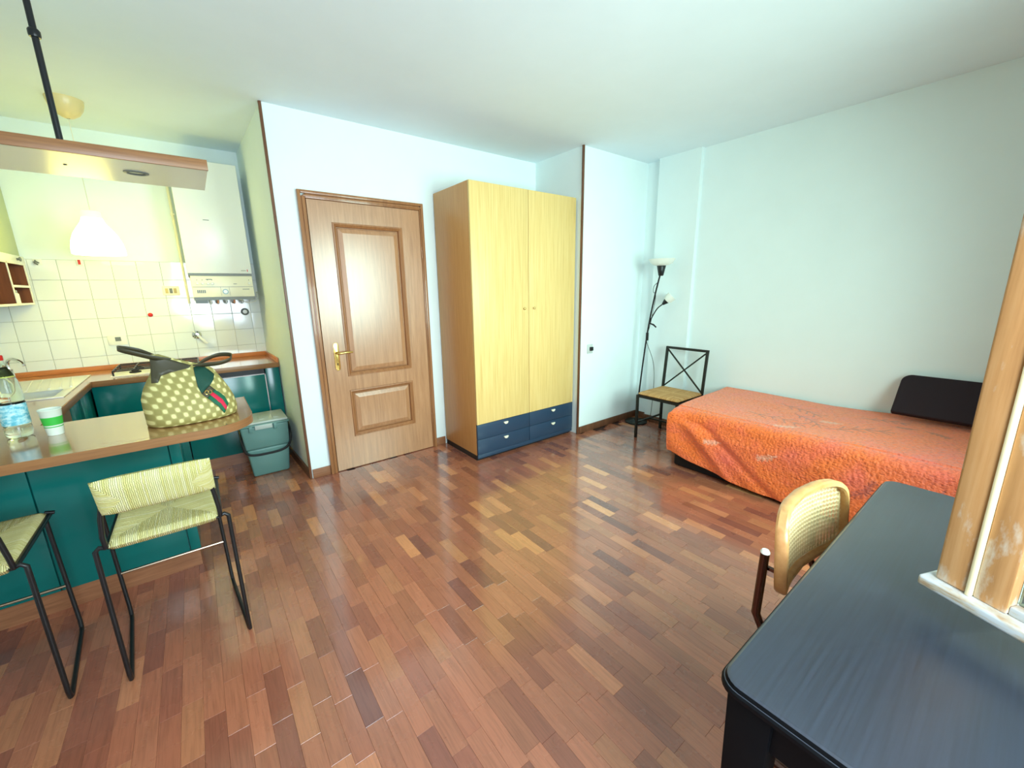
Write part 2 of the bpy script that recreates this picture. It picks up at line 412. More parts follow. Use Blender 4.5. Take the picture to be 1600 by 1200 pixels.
# ------------------------------------------------------------------ door
d1 = thing('door_1', (1.178, YD, 0), 'brown panelled wooden door with brass handle', None, kind='structure')
fr = MB()
def casing(mb, x0, x1, z0, z1):
    mb.box(x0, x1, YD-0.018, YD+0.06, z0, z1)
fr.box(0.690, 0.712, YD-0.030, YD, 0, 2.155).box(0.712, 0.742, YD-0.020, YD+0.06, 0, 2.115).box(1.622, 1.644, YD-0.030, YD, 0, 2.155).box(1.613, 1.622, YD-0.020, YD+0.06, 0, 2.115)
fr.box(0.712, 1.622, YD-0.030, YD, 2.133, 2.155).box(0.742, 1.613, YD-0.020, YD+0.06, 2.103, 2.133)
fr.box(0.718, 0.728, YD-0.027, YD-0.018, 0, 2.118).box(0.728, 1.622, YD-0.027, YD-0.018, 2.112, 2.126)
fr.build('door_frame', m_frame, d1, bevel=0.003)
lf = MB(); yl0, yl1 = YD-0.012, YD+0.03
PX0, PX1 = 0.915, 1.440; U0, U1, L0, L1 = 0.795, 1.945, 0.285, 0.662
lf.box(0.748, PX0, yl0, yl1, 0.006, 2.10).box(PX1, 1.610, yl0, yl1, 0.006, 2.10)
lf.box(PX0, PX1, yl0, yl1, 0.006, L0).box(PX0, PX1, yl0, yl1, L1, U0).box(PX0, PX1, yl0, yl1, U1, 2.10)
leaf = lf.build('door_leaf', m_door, d1, smooth=False)
for z0, z1 in ((U0, U1), (L0, L1)):
    # raised-and-fielded panel: sunk margin, sloping raise, flat field, plus a proud moulding
    def ring(i, y): return [(PX0+i, y, z0+i), (PX1-i, y, z0+i), (PX1-i, y, z1-i), (PX0+i, y, z1-i)]
    pv = ring(-0.001, yl0+0.022)+ring(0.024, yl0+0.022)+ring(0.030, yl0+0.014)+ring(0.062, yl0+0.003)+ring(0.066, yl0+0.003)
    pf = [(a*4+k, a*4+(k+1) % 4, a*4+4+(k+1) % 4, a*4+4+k) for a in range(4) for k in range(4)]+[(16, 17, 18, 19)]
    MB().add(pv, pf).build('raised_panel', m_door, leaf, smooth=False)
    mo = MB()
    def rg(i, y): return [(PX0+i, y, z0+i), (PX1-i, y, z0+i), (PX1-i, y, z1-i), (PX0+i, y, z1-i)]
    pr = [(-0.010, yl0+0.001), (-0.008, yl0-0.008), (0.002, yl0-0.009), (0.010, yl0-0.002), (0.018, yl0+0.004), (0.022, yl0+0.021)]
    vv = [p for a in pr for p in rg(*a)]
    mo.add(vv, [(a*4+k, a*4+(k+1) % 4, a*4+4+(k+1) % 4, a*4+4+k) for a in range(len(pr)-1) for k in range(4)]).build('panel_moulding', m_frame, leaf, smooth=False)
hp = MB().prism([(0, 0)]*0+[(0.815, 0.865), (0.822, 0.848), (0.835, 0.842), (0.848, 0.848), (0.855, 0.865), (0.855, 1.045), (0.848, 1.062), (0.835, 1.066), (0.822, 1.062), (0.815, 1.045)], 0, 0.006)
hp.v = [(x, yl0-0.0005-z, y) for x, y, z in hp.v]
hdl = hp.build('handle_plate', m_brass, d1, bevel=0.0015)
MB().tube([(0.835, yl0-0.004, 0.985), (0.835, yl0-0.05, 0.985), (0.85, yl0-0.058, 0.985), (0.90, yl0-0.056, 0.988), (0.945, yl0-0.05, 0.986)], [0.011, 0.010, 0.010, 0.009, 0.007], 10).build('lever', m_brass, hdl)
B(0.832, 0.838, yl0-0.0075, yl0-0.004, 0.885, 0.905).build('keyhole', m_dark, hdl)
for z in (0.25, 1.72): MB().tube([(1.614, yl0-0.008, z), (1.614, yl0-0.008, z+0.09)], 0.006, 10).build('hinge', m_frame, d1)
B(0.742, 1.613, YD+0.035, YD+0.05, 0, 2.12).build('door_plug', m_dark, d1)  # dark plug filling the whole opening behind the closed leaf

# ------------------------------------------------------------------ wardrobe
wd = thing('wardrobe', (2.33, 3.05, 0), 'tall yellow oak wardrobe with two doors and four navy drawers', 'wardrobe')
WX0, WX1, WY0, WY1, WH = 1.752, 2.896, 2.780, 3.345, 2.247
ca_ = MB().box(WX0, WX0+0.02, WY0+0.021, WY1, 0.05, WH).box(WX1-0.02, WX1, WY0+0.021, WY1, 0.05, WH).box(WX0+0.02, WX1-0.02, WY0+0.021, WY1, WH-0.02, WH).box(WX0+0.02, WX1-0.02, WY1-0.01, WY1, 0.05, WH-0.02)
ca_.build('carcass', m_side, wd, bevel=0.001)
B(WX0+0.005, WX1-0.005, WY0+0.03, WY1, 0.0, 0.05).build('plinth', m_black, wd)
B(WX0, WX1, WY0+0.002, WY0+0.021, 0.022, 0.058).build('plinth_rail', m_navy, wd, bevel=0.003)
xm = 2.328
B(xm-0.02, xm+0.02, WY0+0.0205, WY0+0.03, 0.06, WH-0.02).build('gap_shade', m_dark, wd)  # black strip standing in for the shade in the gap between the doors
for x0, x1, kx in ((WX0, xm-0.0025, xm-0.055), (xm+0.0025, WX1, xm+0.055)):
    dr = B(x0, x1, WY0, WY0+0.02, 0.332, WH).build('door', m_yel, wd, bevel=0.0012)
    MB().lathe([(0.004, 0), (0.004, 0.008), (0.009, 0.012), (0.010, 0.017), (0.006, 0.021), (0.0001, 0.022)], (kx, WY0, 1.285), (0, -1, 0), 14).build('knob', m_brass, dr)
    for z0, z1 in ((0.060, 0.194), (0.197, 0.329)):
        w = B(x0, x1, WY0, WY0+0.02, z0, z1).build('drawer', m_navy, wd, bevel=0.0012)
        xc = (x0+x1)/2+0.01; kb = MB()
        pts = [(0.024*math.cos(a), 0.024*math.sin(a)*0.95) for a in [PI+PI*k/10 for k in range(11)]]
        kb.prism(pts, 0, 0.016); kb.v = [(xc+x, WY0-z, z1-0.022+y) for x, y, z in kb.v]
        kb.build('knob', m_cream, w, bevel=0.004)

# ------------------------------------------------------------------ kitchen: tiles
TP = 0.1493
tile_me = None
for i in range(-8, 4):
    for j in range(6):
        x0 = -0.0215+TP*i; z0 = 0.9735+TP*j-TP; x1 = x0+TP; z1 = z0+TP
        x0c, x1c, z0c = max(x0, XL+0.001), min(x1, 0.508), max(z0, 0.865)
        if x1c-x0c < 0.01 or z1 < 0.9: continue
        full = (x0c == x0 and x1c == x1 and z0c == z0)
        if full and tile_me:
            o = bpy.data.objects.new('tile', tile_me); COL.objects.link(o); place(o, ((x0+x1)/2, YK-0.002, z0+0.001), wk)
        else:
            o = B(x0c+0.0012, x1c-0.0012, YK-0.002, YK+0.006, z0c+0.0012, z1-0.0012).build('tile', m_tile, wk, bevel=0.0012, seg=1, origin=((x0c+x1c)/2, YK-0.002, z0c+0.001))
            if full: tile_me = o.data
        o.rotation_euler = (random.gauss(0, 0.004), 0, random.gauss(0, 0.004))
B(XL, 0.507, YK+0.0045, YK+0.007, 0.86, 1.722).build('grout', m_grout, wk)

# ------------------------------------------------------------------ kitchen: worktop, cabinets
wt = thing('worktop', (-0.4, 4.3, 0.82), 'light wood worktop running along the tiled kitchen wall and sink', 'worktop')
SX0, SX1, SY0, SY1 = -1.17, -0.705, 3.52, 4.36     # sink cut-out
HX0, HX1, HY0, HY1 = -0.56, -0.02, 4.13, 4.55
wm = MB()
wm.box(XL+0.002, -0.655, 2.80, SY0, 0.822, 0.86).box(XL+0.002, SX0, SY0, SY1, 0.822, 0.86).box(SX1, -0.655, SY0, SY1, 0.822, 0.86).box(XL+0.002, -0.655, SY1, YK-0.006, 0.822, 0.86)
wm.box(-0.655, 0.512, 4.03, YK-0.006, 0.822, 0.86)
wm.build('top', m_counter, wt, smooth=False)
MB().box(-0.655, 0.520, 4.022, 4.03, 0.820, 0.8605).box(-0.655, -0.648, 2.83, 4.022, 0.820, 0.8605).build('front_edge', m_edge, wt, bevel=0.001)
MB().box(XL+0.002, 0.503, YK-0.022, YK-0.006, 0.8602, 0.898).build('upstand', m_upst, wt, bevel=0.002)
MB().prism([(0.520, 4.03), (0.503, 4.03), (0.4905, YK-0.022), (0.5055, YK-0.022)], 0.8602, 0.898).build('upstand', m_upst, wt, bevel=0.002)

FY = 4.055
def cabinet(x0, x1, label):
    c = thing('base_cabinet', ((x0+x1)/2, 4.3, 0), label, 'cabinet')
    B(x0+0.001, x1-0.001, FY+0.021, YK-0.03, 0.10, 0.818).build('body', m_teal, c)
    B(x0+0.002, x1-0.002, FY, FY+0.02, 0.103, 0.814).build('door', m_teal, c, bevel=0.001)
    B(x0, x1, FY+0.05, FY+0.065, 0.0, 0.098).build('plinth', m_base, c)
    return c
cabinet(-0.662, -0.19, 'dark green cabinet behind the patterned bag, left of the integrated dishwasher')
dwt = thing('dishwasher', (0.11, 4.3, 0), 'integrated dishwasher with a dark green front and thin metal frame', 'dishwasher')
B(-0.185, 0.405, FY+0.022, YK-0.03, 0.10, 0.818).build('body', m_teal, dwt)
B(-0.187, 0.407, FY+0.03, FY+0.04, 0.0, 0.10).build('plinth', m_base, dwt)
B(-0.183, 0.403, FY-0.004, FY+0.02, 0.105, 0.768).build('door', m_teal, dwt, bevel=0.001)
B(-0.183, 0.403, FY+0.008, FY+0.02, 0.774, 0.814).build('control_strip', m_black, dwt)
MB().box(-0.187, 0.407, FY-0.008, FY+0.010, 0.766, 0.774).box(0.401, 0.409, FY-0.008, FY+0.010, 0.105, 0.774).build('metal_frame', m_steel, dwt)
fp = thing('filler_panel', (0.46, 4.07, 0), 'narrow dark green filler panel between dishwasher and side wall', 'panel')
B(0.412, 0.515, FY, FY+0.02, 0.003, 0.815).build('board', m_teal, fp, bevel=0.001)
lc = thing('sink_cabinet', (-0.95, 3.4, 0), 'dark green sink cabinet facing right under the draining board', 'cabinet', None)
B(XL+0.002, -0.690, 3.05, YK-0.03, 0.10, 0.70).build('body', m_teal, lc)
for y0, y1 in ((3.40, 3.72), (3.725, 4.045)): B(-0.688, -0.668, y0, y1, 0.103, 0.814).build('door', m_teal, lc, bevel=0.001)
B(-0.74, -0.73, 3.05, 4.1, 0, 0.098).build('plinth', m_base, lc)
B(-0.688, -0.664, 2.835, 3.395, 0.0, 0.818).build('end_panel', m_frame, lc)

# peninsula
pn = thing('breakfast_bar', (-0.5, 2.6, 0), 'breakfast bar with wood-edged top and dark green back panel', 'bar')
def bar_outline(o=0.0):
    pts = [(XL+0.003, 2.205-o), (-0.06, 2.205-o)]
    cx, cy, rx, ry = -0.06, 2.40, 0.213+o, 0.195+o
    for k in range(1, 13):
        a = -PI/2+PI/2*k/12; pts.append((cx+rx*math.cos(a)**0.9 if k < 12 else cx+rx, cy+ry*math.sin(a)))
    pts += [(0.153+o, 2.798), (XL+0.003, 2.798)]
    return pts
MB().prism(bar_outline(0), 0.822, 0.86).build('top', m_counter, pn, smooth=False)
po, pi_ = bar_outline(0.004), bar_outline(0.0002)
ed = MB(); n = len(po)
vv = [(x, y, z) for pl in (po, pi_) for z in (0.8215, 0.8604) for x, y in pl]
fs = []
for i in range(n-2):
    j = i+1
    fs += [(i, j, n+j, n+i), (n+i, n+j, 3*n+j, 3*n+i), (2*n+i, 2*n+j, j, i)]
ed.add(vv, fs).build('edge_band', m_edge, pn)
B(XL+0.003, -0.209, 2.615, 2.78, 0.10, 0.820).build('body', m_teal, pn)
for x0, x1 in ((XL+0.003, -0.690), (-0.684, -0.211)): B(x0, x1, 2.598, 2.615, 0.105, 0.820).build('front_panel', m_teal, pn, bevel=0.0012)
B(-0.206, -0.163, 2.600, 2.798, 0.105, 0.820).build('end_post', m_teal, pn, bevel=0.0012)
B(XL+0.003, -0.170, 2.610, 2.79, 0.0, 0.100).build('plinth', m_base, pn)

# sink
m_sink = base_mat('sink_steel', (226, 230, 228), 0.38, metal=0.35)
sk = thing('sink', (-0.94, 3.95, 0.86), 'steel sink with ribbed draining board set into the worktop', 'sink')
rim = MB(); bx0, bx1, by0, by1 = -1.13, -0.745, 3.56, 3.81
rim.box(SX0-0.01, SX1+0.01, SY0-0.01, by0, 0.8602, 0.866).box(SX0-0.01, bx0, by0, by1, 0.8602, 0.866).box(bx1, SX1+0.01, by0, by1, 0.8602, 0.866).box(SX0-0.01, SX1+0.01, by1, SY1+0.01, 0.8602, 0.866)
rim.build('rim', m_sink, sk, bevel=0.002)
MB().box(bx0, bx1, by0, by1, 0.705, 0.71).box(bx0-0.004, bx0, by0, by1, 0.705, 0.864).box(bx1, bx1+0.004, by0, by1, 0.705, 0.864).box(bx0, bx1, by0-0.004, by0, 0.705, 0.864).box(bx0, bx1, by1, by1+0.004, 0.705, 0.864).build('basin', m_sink, sk, smooth=False)
for k in range(9):
    xa = -1.12+k*0.05
    MB().bar((xa-0.07+0.0, 4.32, 0.868), (xa+0.0, 3.86, 0.868), 0.012, 0.006).build('rib', m_sink, sk, bevel=0.002)
fc = thing('tap', (-1.10, 4.42, 0.8615), 'chrome mixer tap at the back of the sink behind the water bottle', 'tap')
MB().lathe([(0.028, 0), (0.028, 0.01), (0.02, 0.02), (0.02, 0.09), (0.0001, 0.095)], (-1.10, 4.42, 0.8615), n=16).build('body', m_chrome, fc)
MB().tube([(-1.10, 4.42, 0.93), (-1.10, 4.42, 1.0), (-1.06, 4.36, 1.03), (-1.0, 4.28, 1.01), (-0.99, 4.265, 0.985)], 0.010, 8, smooth=4).build('spout', m_chrome, fc)

# hob
hb = thing('hob', (-0.29, 4.34, 0.86), 'gas hob with black grates on the worktop behind the bag', 'hob')
B(HX0, HX1, HY0, HY1, 0.8602, 0.868).build('plate', m_white, hb, bevel=0.003)
for cx in (-0.43, -0.15):
    for cy in (4.235, 4.445):
        MB().lathe([(0.036, 0), (0.036, 0.008), (0.030, 0.012), (0.022, 0.013), (0.022, 0.018), (0.0001, 0.018)], (cx, cy, 0.868), n=18).build('burner', m_black, hb)
for cx in (-0.43, -0.15):
    gm = MB(); x0, x1, y0, y1, z = cx-0.115, cx+0.115, 4.145, 4.535, 0.902
    for x in (x0, cx, x1): gm.bar((x, y0, z), (x, y1, z), 0.009)
    for y in (y0, 4.235, 4.34, 4.445, y1): gm.bar((x0, y, z), (x1, y, z), 0.009)
    for x in (x0, x1):
        for y in (y0, y1): gm.bar((x, y, 0.868), (x, y, z), 0.010)
    gm.build('grate', m_black, hb)

# boiler
bo = thing('boiler', (0.22, 4.45, 1.38), 'white wall-hung gas boiler with a control panel above the tiles', 'boiler')
BX0, BX1, BY = 0.004, 0.446, 4.26
B(BX0, BX1, BY, YK-0.004, 1.615, 2.470).build('casing', m_white, bo, bevel=0.006)
B(BX0+0.004, BX1-0.004, BY+0.004, YK-0.004, 1.597, 1.615).build('shadow_gap', m_grey, bo)
cp = B(BX0+0.012, BX1-0.004, BY+0.008, YK-0.02, 1.425, 1.597).build('control_panel', m_cream, bo, bevel=0.003)
yp = BY+0.008
for kx, kz in ((0.055, 1.535), (0.09, 1.535), (0.125, 1.535), (0.155, 1.535), (0.415, 1.535)):
    MB().lathe([(0.011, 0), (0.011, 0.01), (0.008, 0.013), (0.0001, 0.013)], (kx, yp, kz), (0, -1, 0), 14).build('knob', m_offw, cp)
    B(kx-0.003, kx+0.003, yp-0.0015, yp, kz+0.025, kz+0.031).build('mark', m_grey, cp)
B(0.115, 0.155, yp-0.0015, yp, 1.565, 1.571).build('lettering', m_grey, cp)
B(0.02, 0.438, yp-0.002, yp, 1.506, 1.509).build('groove', m_grey, cp)
for gx in (0.205, 0.265): B(gx, gx+0.0015, yp-0.001, yp, 1.435, 1.506).build('groove', m_grey, cp)
g = MB().lathe([(0.021, 0), (0.021, 0.006), (0.016, 0.006), (0.016, 0.004), (0.0001, 0.004)], (0.236, yp, 1.468), (0, -1, 0), 24).build('gauge', base_mat('gauge_blue', (120, 160, 170), 0.3), cp)
MB().lathe([(0.0145, 0), (0.0145, 0.0048), (0.0001, 0.0048)], (0.236, yp, 1.468), (0, -1, 0), 20).build('gauge_dial', m_white, cp)
for k in range(5): B(0.045+k*0.012, 0.053+k*0.012, yp-0.0012, yp, 1.458, 1.483).build('print_block', m_grey, cp)
B(0.36, 0.41, yp-0.0012, yp, 1.484, 1.489).build('lettering', m_grey, cp); B(0.30, 0.325, yp-0.0012, yp, 1.529, 1.533).build('lettering', m_grey, cp)
B(BX0+0.014, BX1-0.002, BY+0.012, YK-0.004, 1.400, 1.425).build('lower_strip', m_grey, bo)
B(BX0+0.02, BX0+0.10, BY+0.03, BY+0.20, 1.375, 1.400).build('connection_box', m_grey, bo)
for k, xx in enumerate((0.13, 0.18, 0.24, 0.30, 0.36)):
    MB().tube([(xx, 4.46, 1.40), (xx, 4.46, 1.378), (xx, 4.50, 1.370), (xx, YK-0.003, 1.370)], 0.009, 8).build('pipe', base_mat('copper', (190, 130, 90), 0.3, metal=0.9) if k % 2 else m_steel, bo)
MB().tube([(0.33, 4.40, 1.40), (0.38, 4.36, 1.375), (0.43, 4.36, 1.375), (0.475, 4.42, 1.40), (0.49, 4.50, 1.45), (0.49, 4.58, 1.46)], 0.004, 6, smooth=6).build('cable', m_offw, bo)
B(0.165, 0.205, BY-0.001, BY, 2.028, 2.033).build('maker_mark', m_grey, bo); B(0.37, 0.405, BY-0.001, BY, 1.638, 1.642).build('maker_mark', m_grey, bo)
B(0.412, 0.418, BY-0.001, BY, 1.632, 1.650).build('maker_mark', m_red, bo)
gp = thing('gas_pipe', (-0.03, YK-0.02, 1.36), 'thin yellowed pipe running down the wall left of the boiler', 'pipe')
MB().tube([(-0.022, YK-0.016, 2.50), (-0.022, YK-0.016, 1.37)], 0.009, 8).build('tube', m_cream, gp)
for z in (1.52, 2.1): B(-0.036, -0.008, YK-0.028, YK-0.002, z, z+0.012).build('clip', m_cream, gp)

# wall unit and rack at left
wu = thing('wall_cabinet', (-1.1, 4.1, 1.73), 'pale grey-green wall cabinet high on the left above the rack', 'cabinet')
m_unit = base_mat('sage_laminate', (178, 188, 142), 0.4)
B(XL+0.002, -0.962, 3.55, YK-0.003, 1.735, 2.40).build('body', m_unit, wu)
for y0, y1 in ((3.55, 4.08), (4.085, YK-0.004)): B(-0.961, -0.943, y0, y1, 1.735, 2.40).build('door', m_unit, wu, bevel=0.001)
rk = thing('shelf_rack', (-1.08, 4.2, 1.40), 'small open rack with brown compartments below the left wall cabinet', 'rack')
dw_ = MB().box(XL+0.003, -0.925, 3.75, YK-0.005, 1.683, 1.734)
dwo = dw_.build('drawer', m_offw, rk, bevel=0.002)
MB().lathe([(0.008, 0), (0.008, 0.01), (0.015, 0.014), (0.015, 0.02), (0.0001, 0.024)], (-0.925, 4.45, 1.708), (1, 0, 0), 14).build('knob', m_grey, dwo)
m_rack = wood('rack_cherry', [(0.3, (104, 56, 24)), (0.7, (126, 72, 34))], rough=0.4)
B(XL+0.003, XL+0.012, 3.75, 4.60, 1.40, 1.68).build('back', m_rack, rk)
for y0, y1 in ((4.585, 4.60), (4.215, 4.227), (3.75, 3.765)):
    B(XL+0.012, -0.930, y0, y1, 1.395, 1.683).build('upright', m_rack, rk)
    B(-0.930, -0.925, y0-0.001, y1+0.001, 1.395, 1.683).build('edge_strip', m_cream, rk)
for y0, y1, z0, z1 in ((3.766, 4.584, 1.395, 1.408), (4.228, 4.584, 1.515, 1.530), (3.766, 4.584, 1.672, 1.683)):
    B(XL+0.012, -0.930, y0, y1, z0, z1).build('shelf', m_rack, rk)
    B(-0.930, -0.925, y0, y1, z0, z1).build('edge_strip', m_cream, rk)
for yy, lb in ((4.30, 'white spice jar standing in the lower compartment of the rack'), (4.38, 'second white spice jar, nearer the tiles, in the rack')):
    j = thing('spice_jar', (-0.97, yy, 1.408), lb, 'jar', 'jars in the rack')
    MB().lathe([(0.001, 0), (0.026, 0), (0.026, 0.062), (0.018, 0.072)], (-0.97, yy, 1.4085), n=16).build('body', m_offw, j)
    MB().lathe([(0.020, 0.070), (0.020, 0.088), (0.0001, 0.09)], (-0.97, yy, 1.4085), n=16).build('lid', m_steel, j)

# small things on the tiles
def tiny(name, label, cat, group=None, loc=(0, 0, 0)): return thing(name, loc, label, cat, group)
yt = YK-0.0035
o = tiny('wall_socket', 'cream three-switch plate on the tiles left of the boiler', 'socket', loc=(-0.135, yt, 1.46))
B(-0.185, -0.072, yt-0.010, yt, 1.445, 1.520).build('plate', m_cream, o, bevel=0.003)
for k in range(3): B(-0.168+k*0.028, -0.148+k*0.028, yt-0.013, yt-0.010, 1.462, 1.503).build('socket', m_grey if k == 1 else base_mat('tan_plastic', (196, 176, 110), 0.4), o, bevel=0.001)
o = tiny('wall_socket', 'white socket plate low on the tiles above the hob', 'socket', loc=(-0.53, yt, 1.06))
B(-0.59, -0.475, yt-0.010, yt, 1.055, 1.130).build('plate', m_offw, o, bevel=0.003)
B(-0.545, -0.51, yt-0.013, yt-0.010, 1.085, 1.118).build('socket', m_grey, o)
o = tiny('pipe_cover', 'round dark rosette with white centre on tiles under the boiler', 'rosette', loc=(0.38, yt, 1.28))
MB().lathe([(0.033, 0), (0.033, 0.006), (0.020, 0.012), (0.018, 0.006)], (0.380, yt, 1.283), (0, -1, 0), 22).build('ring', m_grey, o)
MB().lathe([(0.018, 0.0), (0.018, 0.008), (0.0001, 0.009)], (0.380, yt, 1.283), (0, -1, 0), 18).build('plug', m_white, o)
o = tiny('water_valve', 'chrome stop valve with a lever on the tiles above the bag', 'valve', loc=(0.0, yt, 1.07))
MB().lathe([(0.036, 0), (0.034, 0.008), (0.020, 0.014), (0.016, 0.035), (0.0001, 0.036)], (-0.012, yt, 1.095), (0, -1, 0), 20).build('rosette', m_chrome, o)
MB().bar((-0.005, yt-0.036, 1.095), (0.052, yt-0.045, 1.015), 0.012, 0.022).build('lever', m_offw, o, bevel=0.003)
o = tiny('ladybird_sticker', 'small red ladybird stuck on the tiles above the hob', 'ornament', loc=(-0.297, yt, 1.28))
MB().lathe([(0.017, 0), (0.016, 0.005), (0.010, 0.010), (0.0001, 0.012)], (-0.297, yt, 1.286), (0, -1, 0), 16).build('body', m_red, o)
o = tiny('wall_hook', 'white hook with red mark at the top of the tiles', 'hook', 'hooks on the tiles', loc=(-0.643, yt, 1.70))
B(-0.662, -0.628, yt-0.006, yt, 1.678, 1.722).build('plate', m_offw, o, bevel=0.002); B(-0.651, -0.637, yt-0.010, yt-0.006, 1.688, 1.722).build('mark', m_red, o)
o = tiny('wall_hook', 'white double hook at the top of the tiles beside the left cabinet', 'hook', 'hooks on the tiles', loc=(-0.862, yt, 1.70))
B(-0.885, -0.840, yt-0.006, yt, 1.680, 1.722).build('plate', m_offw, o, bevel=0.002)
MB().tube([(-0.872, yt-0.006, 1.712), (-0.868, yt-0.03, 1.705), (-0.850, yt-0.034, 1.692)], 0.005, 6).build('hook', m_grey, o)
MB().tube([(-0.880, yt-0.006, 1.700), (-0.872, yt-0.03, 1.692), (-0.858, yt-0.034, 1.680)], 0.005, 6).build('hook', m_grey, o)

# pendant lamp
PXc, PYc = -0.450, 4.03
pl = thing('pendant_lamp', (PXc, PYc, CZ), 'glowing white bell-shaped pendant lamp hanging in the kitchen', 'lamp')
MB().lathe([(0.090, 0), (0.088, -0.02), (0.078, -0.055), (0.058, -0.085), (0.030, -0.105), (0.008, -0.112)], (PXc, PYc, CZ), n=28).build('ceiling_rose', base_mat('ivory_plastic', (226, 206, 150), 0.3), pl)
MB().tube([(PXc, PYc, CZ-0.11), (PXc, PYc, 2.0)], 0.0025, 6).build('cord', m_cream, pl)
m_shade = base_mat('glowing_glass', (255, 250, 225), 0.4); _b = m_shade.node_tree.nodes['Principled BSDF']
_b.inputs['Emission Color'].default_value = (1.0, 0.88, 0.20, 1); _b.inputs['Emission Strength'].default_value = 9.0
prof = [(0.030, 0.278), (0.050, 0.275), (0.052, 0.235), (0.062, 0.205), (0.085, 0.170), (0.110, 0.130), (0.128, 0.080), (0.136, 0.035), (0.137, 0.0), (0.130, -0.004), (0.126, 0.0), (0.126, 0.035), (0.116, 0.085)]
MB().lathe([prof[2], prof[3], prof[4], prof[5], prof[6], prof[7], prof[8], prof[9], prof[10], prof[11], prof[12]], (PXc, PYc, 1.726), n=40).build('lamp_shade', m_shade, pl)
m_neck = base_mat('shade_neck', (240, 230, 160), 0.4); _b = m_neck.node_tree.nodes['Principled BSDF']; _b.inputs['Emission Color'].default_value = (1, 0.9, 0.45, 1); _b.inputs['Emission Strength'].default_value = 0.9
MB().lathe([(0.004, 0.279), (0.046, 0.277), (0.050, 0.272), (0.052, 0.236)], (PXc, PYc, 1.726), n=32).build('shade_neck', m_neck, pl)

# hanging canopy shelf
cy0, cy1, cz = 2.36, 2.81, 1.98
cn = thing('hanging_canopy', (-0.5, 2.58, cz), 'long suspended board with wood edge and downlights above the breakfast bar', 'canopy')
B(XL+0.003, 0.140, cy0+0.012, cy1, cz, cz+0.040).build('board', m_canopy, cn)
B(XL+0.003, 0.143, cy0, cy0+0.012, cz-0.001, cz+0.042).build('front_edge', m_edge, cn, bevel=0.001)
rod = MB().tube([(-0.318, 2.50, cz+0.04), (-0.318, 2.50, CZ)], 0.0105, 10).build('rod', m_black, cn)
MB().lathe([(0.016, 0), (0.018, 0.006), (0.018, 0.022), (0.014, 0.028)], (-0.318, 2.50, 2.40), n=14, cap=(True, True)).build('collar', m_black, rod)
MB().lathe([(0.044, 0), (0.044, -0.003), (0.034, -0.005), (0.030, -0.0005)], (-0.111, 2.578, cz), n=26).build('downlight_ring', m_grey, cn)
MB().lathe([(0.0305, -0.001), (0.0001, -0.0015)], (-0.111, 2.578, cz), n=18).build('downlight_lens', m_bulb, cn)
MB().lathe([(0.006, 0), (0.006, -0.002), (0.0001, -0.003)], (-0.330, 2.578, cz), n=12).build('screw', m_iron, cn)

# ------------------------------------------------------------------ things on the bar
ZB = 0.8606
cup = thing('paper_cup', (-0.563, 2.578, ZB), 'white paper cup with a green band on the breakfast bar', 'cup')
CX, CY = -0.562, 2.572
m_paper = base_mat('cup_paper', (226, 238, 224), 0.5); m_green = base_mat('cup_green', (60, 185, 70), 0.5)
def rc(h): return 0.0255+0.0105*h/0.112
MB().lathe([(0.0001, 0.002), (0.0245, 0.002), (0.0255, 0.0), (rc(0.112), 0.112), (rc(0.112)+0.0015, 0.1135), (rc(0.112), 0.1155), (rc(0.11)-0.0015, 0.112), (0.0245, 0.004)], (CX, CY, ZB), n=32).build('body', m_paper, cup)
MB().lathe([(rc(0.046)+0.0006, 0.046), (rc(0.082)+0.0006, 0.082)], (CX, CY, ZB), n=32).build('band', m_green, cup)
MB().lathe([(rc(0.036)+0.0006, 0.036), (rc(0.040)+0.0006, 0.040)], (CX, CY, ZB), n=32).build('band', m_green, cup)

m_pet = base_mat('clear_plastic', (236, 250, 246), 0.05, trans=1.0, ior=1.30)
m_label = base_mat('bottle_label', (150, 214, 226), 0.4); _t = NT(m_label); _q = _t.noise(_t.coords('Position', (40, 40, 60)), 1.3, 3)
_t.color(_t.ramp(_q, [(0.40, (96, 186, 206)), (0.52, (160, 218, 230)), (0.64, (206, 238, 240))]))
m_yell = base_mat('yellow_green_label', (196, 206, 96), 0.4)
def bottle(x, y, label):
    b = thing('water_bottle', (x, y, ZB), label, 'bottle')
    pr = [(0.0001, 0.006), (0.030, 0.0), (0.040, 0.006), (0.042, 0.018), (0.0415, 0.045), (0.0395, 0.050), (0.0415, 0.055), (0.0415, 0.150), (0.039, 0.155), (0.042, 0.162), (0.042, 0.195),
          (0.039, 0.235), (0.030, 0.275), (0.019, 0.305), (0.0145, 0.320), (0.0145, 0.345)]
    MB().lathe(pr, (x, y, ZB), n=32).build('body', m_pet, b, angle=60)
    MB().lathe([(0.0423, 0.058), (0.0423, 0.148)], (x, y, ZB), n=32).build('label', m_label, b)
    MB().lathe([(0.016, 0.333), (0.0165, 0.350), (0.015, 0.354), (0.0001, 0.354)], (x, y, ZB), n=20).build('cap', m_red, b)
    MB().lathe([(0.0205, 0.300), (0.0335, 0.262)], (x, y, ZB), n=24).build('neck_label', m_yell, b)
bottle(-0.678, 2.632, 'clear plastic water bottle with blue label and red cap beside the cup')

